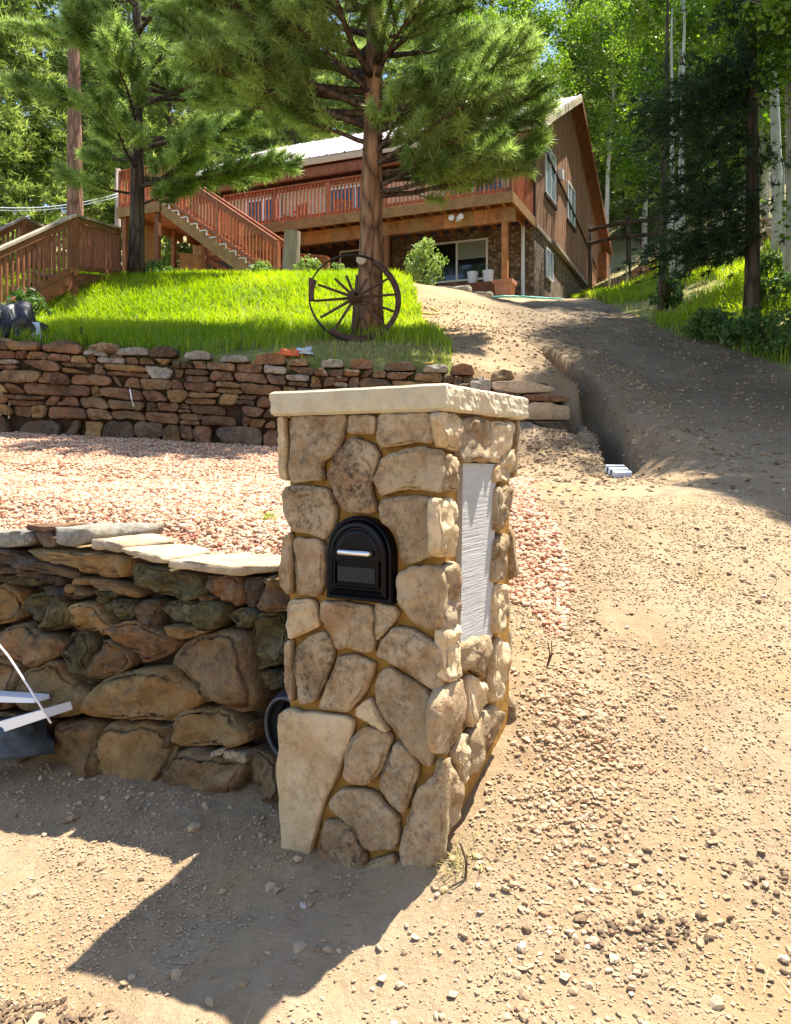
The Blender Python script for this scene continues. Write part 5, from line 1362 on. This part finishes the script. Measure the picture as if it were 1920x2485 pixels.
# conifer prototypes for the wood behind
def conifer(base, height, r0, bark, crown0, rad, nbr, tuft_n, per, nl, nw, leaf, droop, name, label, group, seed, extra=()):
    random.seed(seed)
    root = thing(name, base, label, 'tree', group)
    pts, rd = trunk_mesh(base+Vector((0, 0, -.4)), height, r0, (random.uniform(-.01, .01), 0), seg=10)
    mb = MB(); mb.tube(pts, rd, 10); mb.build('trunk', bark, root, smooth=True)
    cen, dirs, tones = [], [], []; lb = MB()
    for k in range(nbr+len(extra)):
        t = crown0+(1-crown0)*((k+random.random())/nbr)
        az = random.uniform(0, 6.283)
        if k < nbr: L = rad*(1-(t-crown0)/(1-crown0))**.75*random.uniform(.6, 1.15)+.25
        else: t, az, L = extra[k-nbr]
        st, _ = along(pts, min(.985, t))
        path = limb_path(st, az, L, .25-droop, -.1+droop*.4, 5)
        lb.tube(path, list(np.linspace(.10*r0+.004, .004, len(path))), 4, cap=False)
        tn = random.uniform(.05, 1)
        for j in range(max(3, int(tuft_n*L/rad))):
            p, d = along(path, random.uniform(.15, .999))
            o = Vector((random.gauss(0, .22), random.gauss(0, .22), random.gauss(-.05, .13)))*min(1, L/1.2)
            cen.append(tuple(p+o)); dirs.append(tuple((d+o*.9).normalized())); tones.append(min(1, max(0, tn+random.gauss(0, .15))))
    lb.build('limbs', M['bark_dark'], root)
    V, t = needles(np.array(cen), np.array(dirs), per, nl, nw, 1.0, .9, np.array(tones))
    np_mesh('crown', V, np.arange(len(V)).reshape(-1, 3), leaf, root, cols=t, origin=base)
    return root
def copy_tree(root, loc, rz, sc, label=None):
    r = root.copy(); COL.objects.link(r); r.location = loc; r.rotation_euler = (0, 0, rz); r.scale = (sc, sc, sc)
    if label: r['label'] = label
    for ch in root.children:
        c = ch.copy(); COL.objects.link(c); c.parent = r
    return r
def zbase(x, y): return Vector((x, y, G(x, y)))
FG = 'conifers in the wood straight behind the cabin roof'; FL = 'tall conifer in the wood straight behind the cabin roof'
proto = [conifer(zbase(-13.0, 33.0), 17, .24, M['bark_red'], .18, 3.3, 120, 26, 16, .34, .055, M['needle_far'], .15, 'conifer_tree', 'tall conifer in the wood left of the cabin', 'conifers in the wood left of the cabin', 21),
         conifer(zbase(2.5, 42.0), 19, .26, M['bark_dark'], .08, 3.6, 130, 26, 16, .36, .06, M['needle_far'], .25, 'conifer_tree', FL, FG, 22),
         conifer(zbase(-6.0, 40.0), 15, .20, M['bark_dark'], .06, 2.9, 120, 24, 16, .33, .055, M['needle_far'], .05, 'conifer_tree', FL, FG, 23)]
spots = [(-19, 31), (-16.5, 37), (-10.2, 36.5), (-9.5, 43), (-4.5, 35.0), (-2.5, 43), (-1, 38), (4.5, 50), (6.5, 45), (8, 52), (1, 52), (-5, 52), (-12, 48), (-18, 46), (-23, 40), (10.5, 44), (12.5, 49), (14.5, 42), (17, 47), (19, 53), (13, 58), (5, 60), (-2, 62), (-10, 60), (-17, 58),
         (21, 44), (24, 50), (16, 62), (22, 66), (-26, 52), (-21.5, 29), (-15, 28.5), (9, 66), (1, 72), (-8, 74), (17, 74), (28, 60), (-24, 66), (-33, 60), (33, 72), (-16, 82), (6, 84), (24, 84), (-30, 80), (12, 38.5), (-13.5, 41)]
for i, (x, y) in enumerate(spots):
    lb_ = ('conifer in the wood left of the cabin' if x < -7 else 'conifer in the wood on the slope right of the cabin roof' if x > 9 else 'conifer in the wood straight behind the cabin roof')
    o = copy_tree(proto[i % 3], zbase(x, y), random.uniform(0, 6.28), random.uniform(.85, 1.2)*(1+.15*(y > 55)), ('tall ' if y < 55 else 'distant ')+lb_)
    o['group'] = lb_.replace('conifer', 'conifers')
# trees with their own look at the left
T1 = conifer(P(186, 640, 22) + Vector((0, 0, 0)), 16, .25, M['bark_red'], .58, 2.6, 80, 22, 16, .28, .035, M['needle'], .05, 'ponderosa_pine', 'tall straight red-barked pine trunk rising behind the entry stair', None, 31)
T1.location.z = G(T1.location.x, T1.location.y)
T2 = copy_tree(proto[1], zbase(-14.2, 29.5), 1.0, .8, 'bushy conifer close behind the tall red-barked trunk'); del T2['group']
T3 = copy_tree(proto[2], zbase(-14.6, 27.0), 2.2, .85, 'feathery conifer at the far left edge behind the cables'); del T3['group']
# dark fir at the right of the drive
random.seed(5)
fb = P(1826, 742, 11.5); fb.z = G(fb.x, fb.y)
fir = conifer(fb, 9.5, .115, M['bark_dark'], .26, .80, 26, 30, 16, .13, .018, M['needle_dark'], .50, 'fir_tree', 'slender dark fir with drooping boughs at the right of the drive', None, 41,
    extra=[(random.uniform(.16, .42), math.pi+random.uniform(-.7, .7), random.uniform(.9, 1.75)) for _ in range(30)])

# ------------------------------------------------------------------ broadleaf trees
def leaves(cen, rad, per, size, tones, flat=1.0):
    n = len(cen); C = np.repeat(cen, per, 0)+rand_dirs(n*per)*(np.repeat(rad, per)*rng.random(n*per)**.45)[:, None]*np.array([1, 1, flat])
    a = rand_dirs(n*per); a[:, 2] *= .7; a /= np.linalg.norm(a, axis=1, keepdims=True); b = np.cross(a, rand_dirs(n*per)); b /= np.linalg.norm(b, axis=1, keepdims=True)+1e-9
    s = size*rng.uniform(.65, 1.2, n*per)[:, None]
    V = np.stack([C-a*s*.5, C+b*s*.38, C+a*s*.5, C-b*s*.38], 1).reshape(-1, 3)
    t = np.clip(np.repeat(tones, per)+rng.normal(0, .16, n*per), 0, 1)
    return V, np.repeat(t, 4)
def aspen(base, height, r0, crown0, rad, nbr, per, size, bark, name, label, group, seed, lean=(0, 0), leaf='aspen_leaf'):
    random.seed(seed)
    root = thing(name, base, label, 'tree', group)
    pts, rd = trunk_mesh(base+Vector((0, 0, -.3)), height, r0, lean, seg=12, flare=1.15, top=.2, wob=.25)
    mb = MB(); mb.tube(pts, rd, 10); mb.build('trunk', bark, root, smooth=True)
    lb = MB(); cen, rr, tn = [], [], []
    for k in range(nbr):
        t = crown0+(1-crown0)*((k+random.random())/nbr)
        st, _ = along(pts, min(.98, t)); u = (t-crown0)/(1-crown0)
        L = rad*(.55+.9*u*(1-u)*2)*random.uniform(.6, 1.15)
        path = limb_path(st, random.uniform(0, 6.283), L, random.uniform(.1, .8), -.2, 5)
        lb.tube(path, list(np.linspace(.022, .005, len(path))), 4, cap=False)
        tone = random.uniform(.1, .9)
        for j in range(4):
            p, d = along(path, .4+.6*random.random())
            cen.append(tuple(p+Vector((random.gauss(0, .2), random.gauss(0, .2), random.gauss(0, .15))))); rr.append(random.uniform(.25, .55)); tn.append(min(1, max(0, tone+random.gauss(0, .2))))
    lb.build('limbs', bark, root)
    V, t = leaves(np.array(cen), np.array(rr), per, size, np.array(tn))
    np_mesh('crown', V, np.arange(len(V)).reshape(-1, 4), M[leaf], root, cols=t, origin=base)
    return root
AG = 'aspens on the right slope'
ab = P(1888, 620, 14.6); ab.z = G(ab.x, ab.y)
asp0 = aspen(ab, 11, .105, .40, 1.7, 70, 75, .095, M['aspen_bark'], 'aspen_tree', 'white-trunked aspen at the right picture edge', None, 51, lean=(-.016, 0))
asp1 = aspen(zbase(6.6, 18.6), 11.5, .09, .16, 2.2, 85, 80, .105, M['aspen_bark'], 'aspen_tree', 'leafy aspen on the slope right of the cabin', AG, 52)
for i, (x, y, s) in enumerate([(9.4, 20.5, 1.0), (8.6, 25.5, 1.1), (11.6, 27, 1.15), (9.6, 31, 1.1), (13.2, 24, 1.0), (13.5, 33, 1.2), (6.2, 37.5, 1.25), (9.8, 37, 1.2), (16.5, 30, 1.2), (11.2, 17.5, .9), (3.6, 37.8, 1.1), (17.5, 38, 1.2)]):
    copy_tree((asp1, asp0)[i % 2], zbase(x, y), random.uniform(0, 6.28), s, 'leafy aspen on the slope right of the cabin')['group'] = AG
# aspens whose crowns shade the drive, just outside the right edge
for i, (x, y, s, lb_) in enumerate([(6.1, 9.4, .82, 0), (5.7, 11.0, .9, 0), (5.6, 7.6, .8, 0), (8.0, 9.5, .9, 0), (4.9, 6.2, .60, 0), (7.2, 10.8, .9, 0), (6.6, 10.2, .95, 0), (6.0, 12.0, .8, 0)]):
    o = copy_tree((asp1, asp0)[i % 2], zbase(x, y), random.uniform(0, 6.28), s, 'aspen just right of the drive, shading the dirt'); o['group'] = 'aspens shading the drive'
# slim aspen stems between drive and fence
def stem(u, v, y, u2, v2, r, label, bark):
    b = P(u, v, y); b.z = G(b.x, b.y)-.1; tp = P(u2, v2, y); mb = MB()
    pts = [b.lerp(tp, t)+Vector((.05*noise.noise(Vector((u, t*4, 0))), 0, 0)) for t in np.linspace(0, 1, 10)]
    root = thing('young_aspen', b, label, 'tree'); mb.tube(pts, list(np.linspace(r, r*.25, 10)), 9); mb.build('trunk', bark, root, smooth=True)
    for k in range(3):
        p, _ = along(pts, random.uniform(.3, .7)); q = p+Vector((random.uniform(-.5, .5), random.uniform(-.2, .2), random.uniform(.0, .3)))
        mb = MB(); mb.tube([p, q], [.012, .004], 4); mb.build('branch', bark, root)
stem(1607, 768, 14.0, 1622, -60, .075, 'dark-stemmed young tree at the grassy edge of the drive', M['bark_dark'])
stem(1652, 640, 17.5, 1660, -20, .085, 'slim grey aspen stem left of two behind the dark young tree', M['aspen_bark'])
stem(1630, 650, 17.0, 1632, 20, .065, 'slimmest pale aspen stem between the dark young tree and the grey one', M['aspen_bark'])
stem(1738, 600, 20.5, 1742, -60, .12, 'pale aspen trunk with black scars above the rock pile', M['aspen_bark'])
stem(1908, 640, 12.8, 1898, 380, .05, 'thin aspen stem at the extreme right edge', M['aspen_bark'])

# ------------------------------------------------------------------ shrubs, weeds, grass
def shrub(name, base, rx, rz, n, per, size, leaf, label, group=None, stems=7, seed=0):
    random.seed(seed); root = thing(name, base, label, 'shrub', group); mb = MB(); cen = []
    for k in range(stems):
        a = random.uniform(0, 6.28); q = Vector(base)+Vector((math.cos(a)*rx*.75*random.random()**.5, math.sin(a)*rx*.6, rz*random.uniform(.55, 1.0)))
        mb.tube([base, Vector(base).lerp(q, .5)+Vector((0, 0, .05*rz)), q], [.012, .008, .004], 5, cap=False)
    for k in range(n):
        a = random.uniform(0, 6.28); r = random.random()**.5; h = random.random()
        cen.append((base[0]+math.cos(a)*rx*r*math.sin(.4+h*2.4), base[1]+math.sin(a)*rx*.8*r, base[2]+.06*rz+rz*h*.95))
    mb.build('stems', M['twig'], root)
    V, t = leaves(np.array(cen), np.full(n, rx*.22), per, size, np.random.default_rng(seed).random(n)); np_mesh('leaves', V, np.arange(len(V)).reshape(-1, 4), M[leaf], root, cols=t, origin=base)
    return root
bb = P(1032, 705, 19.7); bb.z = G(bb.x, bb.y)
shrub('bush', bb, .52, 1.1, 130, 14, .075, 'bush_leaf', 'bright leafy bush standing before the sliding window', seed=3, stems=10)
for i, (u, v, y, rx, rz, lb_) in enumerate(((1800, 830, 10.6, .45, .45, 'dark leafy undergrowth below the fir, nearest the drive'), (1720, 820, 11.2, .40, .40, 'low dark bush at the left foot of the right bank'), (1880, 850, 10.0, .5, .5, 'dark leafy bush at the right edge above the drive'),
      (1890, 780, 11.6, .4, .5, 'leafy bush right of the fir trunk'), (1620, 735, 14.1, .30, .55, 'leafy shoots round the dark young tree'), (60, 770, 11.3, .35, .6, 'leafy weeds at the foot of the entry stair'), (750, 690, 19.0, .35, .55, 'pale leafy weeds beside the log post'),
      (640, 690, 19.2, .4, .4, 'weeds before the lower stair end'), (380, 688, 18.0, .4, .45, 'tall weeds below the deck landing'), (820, 668, 20.2, .3, .5, 'yellow-green plant in the rock-edged bed'), (1870, 700, 13.5, .35, .35, 'small bush in front of the white aspen'))):
    b_ = P(u, v, y); b_.z = G(b_.x, b_.y)-.02
    shrub('bush', b_, rx, rz, 70, 14, .07, 'shrub_leaf' if i not in (6, 9, 7) else 'bush_leaf', lb_, seed=20+i)
def blades(name, x, y, h, w, m, label, tone=None, bend=.35):
    n = len(x); z = gz(x, y); th = rng.uniform(0, 6.283, n); d = np.stack([np.cos(th), np.sin(th), th*0], -1); s = np.stack([-np.sin(th), np.cos(th), th*0], -1)
    hh = (h*rng.uniform(.55, 1.25, n))[:, None]; bd = bend*rng.uniform(.1, 1.2, n)[:, None]; ww = (w*rng.uniform(.7, 1.3, n))[:, None]
    b = np.stack([x, y, z-.01], -1); upv = np.array([0, 0, 1.0])
    mid = b+upv*hh*.55+d*hh*bd*.3; tip = b+upv*hh*(1-.25*bd)+d*hh*bd
    V = np.stack([b-s*ww/2, b+s*ww/2, mid+s*ww*.4, mid-s*ww*.4, tip], 1).reshape(-1, 3); i0 = np.arange(n)*5
    Fc = np.concatenate([np.stack([i0, i0+1, i0+2], -1), np.stack([i0, i0+2, i0+3], -1), np.stack([i0+3, i0+2, i0+4], -1)])
    t = np.clip((vnoise(x*.8, y*.8, 61)*.6+.25 if tone is None else tone)+rng.normal(0, .16, n), 0, 1)
    return tag(np_mesh(name, V, Fc, M[m], cols=np.repeat(t, 5), kind='stuff'), label, 'grass')
rngx = lambda n, a, b: rng.uniform(a, b, n)
y = rngx(170000, 8.75, 21); x = (-.58+rng.random(len(y))*.72)*y; l1, _ = lawn_mask(x, y); dn = vnoise(x*1.7, y*1.7, 8)
shade = np.exp(-((x+.2)/1.9)**2-((y-9.3)/1.0)**2)
k = l1 & (dn*.8+.3-shade*1.25 > rng.random(len(x))*.9) & ~((x < -5) & (y > 16.8) & (x < -8)); x, y = x[k], y[k]
blades('lawn_grass', x, y, .16+.10*vnoise(x*1.1, y*1.1, 71)+.05*ss(12, 16, y), .006+.0006*y, 'grass', 'long sunlit green grass on the lawn above the far wall', bend=.9)
y = rngx(9000, 8.75, 12.5); x = rng.uniform(-1.2, 1.3, len(y)); l1, _ = lawn_mask(x, y); x, y = x[l1], y[l1]
blades('trodden_grass', x, y, .06, .009, 'dry_grass', 'short dry trodden grass round the wheel and trunk', bend=.7)
y = rngx(60000, 9, 30); x = np.interp(y, XE_Y, XE_X)+.0+rng.random(len(y))**1.3*7; _, l2 = lawn_mask(x, y); k = l2 & (vnoise(x*1.1, y*1.1, 18) > .36+.3*rng.random(len(x))); x, y = x[k], y[k]
blades('bank_grass', x, y, .17+.14*vnoise(x*.9, y*.9, 72), .012+.0006*y, 'grass', 'patchy bright grass on the bank right of the drive', bend=.9)
y = rngx(22000, 9, 40); x = np.interp(y, XE_Y, XE_X)+rng.random(len(y))*12; k = vnoise(x*.7, y*.7, 28) > .45; x, y = x[k], y[k]
blades('dry_bank_grass', x, y, .12, .014+.0004*y, 'dry_grass', 'dry straw-coloured grass on the right slope')
for (u, v, r_, n_, m_, lb_) in ((1115, 2112, .035, 70, 'dry_grass', 'dry weed tuft at the right foot of the pillar'), (1085, 1975, .012, 12, 'grass', 'tiny green weed on the pillar corner at ground level'), (1140, 2060, .05, 50, 'dry_grass', 'dry weed stalks heaped on the soil right of the pillar')):
    xx, yy, zz = ground_hit(u, v); x = rng.normal(xx, r_, n_); y = rng.normal(yy, r_*.7, n_)
    blades('weed_tuft', x, y, .05, .0022, m_, lb_, tone=.7, bend=1.2)
xx, yy, zz = ground_hit(655, 1262); x = rng.normal(xx, .03, 40); y = rng.normal(yy, .03, 40); blades('weed_tuft', x, y, .05, .008, 'grass', 'small green weed on the gravel left of the pillar', tone=.4, bend=1.0)
y = rngx(9000, 24, 38); x = rng.uniform(-22, -7, len(y)); blades('forest_grass', x, y, .22, .03, 'grass', 'rough grass under the trees at left', tone=.3)

# ------------------------------------------------------------------ right slope: rock pile, fence, stakes
RG = 'rocks of the pile on the right slope'
for i in range(20):
    u = 1665+i*12+random.uniform(-6, 6); row = i % 3; v = (652, 628, 608)[row]+random.uniform(-6, 6); y = 17.6+row*.25
    c = P(u, v, y); w = random.uniform(.26, .5); h = random.uniform(.14, .30) if row == 0 else random.uniform(.07, .14)
    c.z = G(c.x, c.y)+(.05 if row == 0 else .30 if row == 1 else .42)
    pts = [c+Vector((math.cos(a)*w*random.uniform(.75, 1.1), 0, math.sin(a)*h*random.uniform(.8, 1.15))) for a in np.linspace(0, 2*math.pi, 9)[:-1]]
    tag(stone('boulder', pts, (-.1, -1, .25), .14, .45, M[random.choice(['slab', 'wall_tan', 'wall_ochre', 'wall_grey'])], None, n=18, seed=1300+i, lump=.5, rounding=1.2), 'sandstone boulder in the rock pile on the right slope', 'rock', RG)
fence = thing('log_fence', P(1560, 640, 24.0), 'two dark log rails fencing the slope right of the cabin', 'fence')
fa, fb_ = P(1430, 560, 26.0), P(1640, 520, 22.5)
for dz, nm in ((0.0, 'rail'), (-.42, 'rail')):
    mb = MB(); pts = [fa.lerp(fb_, t)+UP*(dz+.05*math.sin(t*5)) for t in np.linspace(0, 1, 8)]; mb.tube(pts, .06, 8); mb.build(nm, M['bark_dark'], fence, smooth=True)
for t in (0.02, .5, .98):
    p = fa.lerp(fb_, t); g = G(p.x, p.y); mb = MB(); mb.tube([Vector((p.x, p.y+.08, g-.2)), Vector((p.x, p.y+.08, p.z+.2))], .07, 8); mb.build('post', M['bark_dark'], fence, smooth=True)
SL = ['leftmost pale stake with its string, beside the cabin corner', 'second pale stake from the cabin corner', 'third pale stake from the cabin corner', 'rightmost brown stake of the row beyond the cabin']
for i, (u, v0, v1, y) in enumerate(((1478, 715, 640, 20.0), (1519, 690, 628, 20.4), (1560, 690, 600, 20.4), (1590, 678, 578, 20.8))):
    a = P(u, v0, y); a.z = G(a.x, a.y)-.1; b_ = a+UP*(.1+(v0-v1)/F*y); b_.x += random.uniform(-.06, .04)
    mb = MB(); mb.tube([a, a.lerp(b_, .5)+Vector((.03, 0, 0)), b_], [.026, .024, .02], 6); tag(mb.build('garden_stake', M['straw' if i < 3 else 'beam'], smooth=True), SL[i], 'stake')
for i, (u, v, y, sx, mm, lb_) in enumerate(((1510, 672, 22.5, .5, 'wall_red', 'reddish rubble heap left behind the garden stakes'), (1565, 668, 22.8, .55, 'beam', 'orange earth heap right behind the garden stakes'), (1440, 700, 24.5, .3, 'orange', 'red cloth bundle at the cabin corner'))):
    c = P(u, v, y); c.z = G(c.x, c.y)+.05; crumple('rubble_heap', c, sx, sx*.6, sx*.55, mm, lb_, 'heap', 11.0+i, .5)
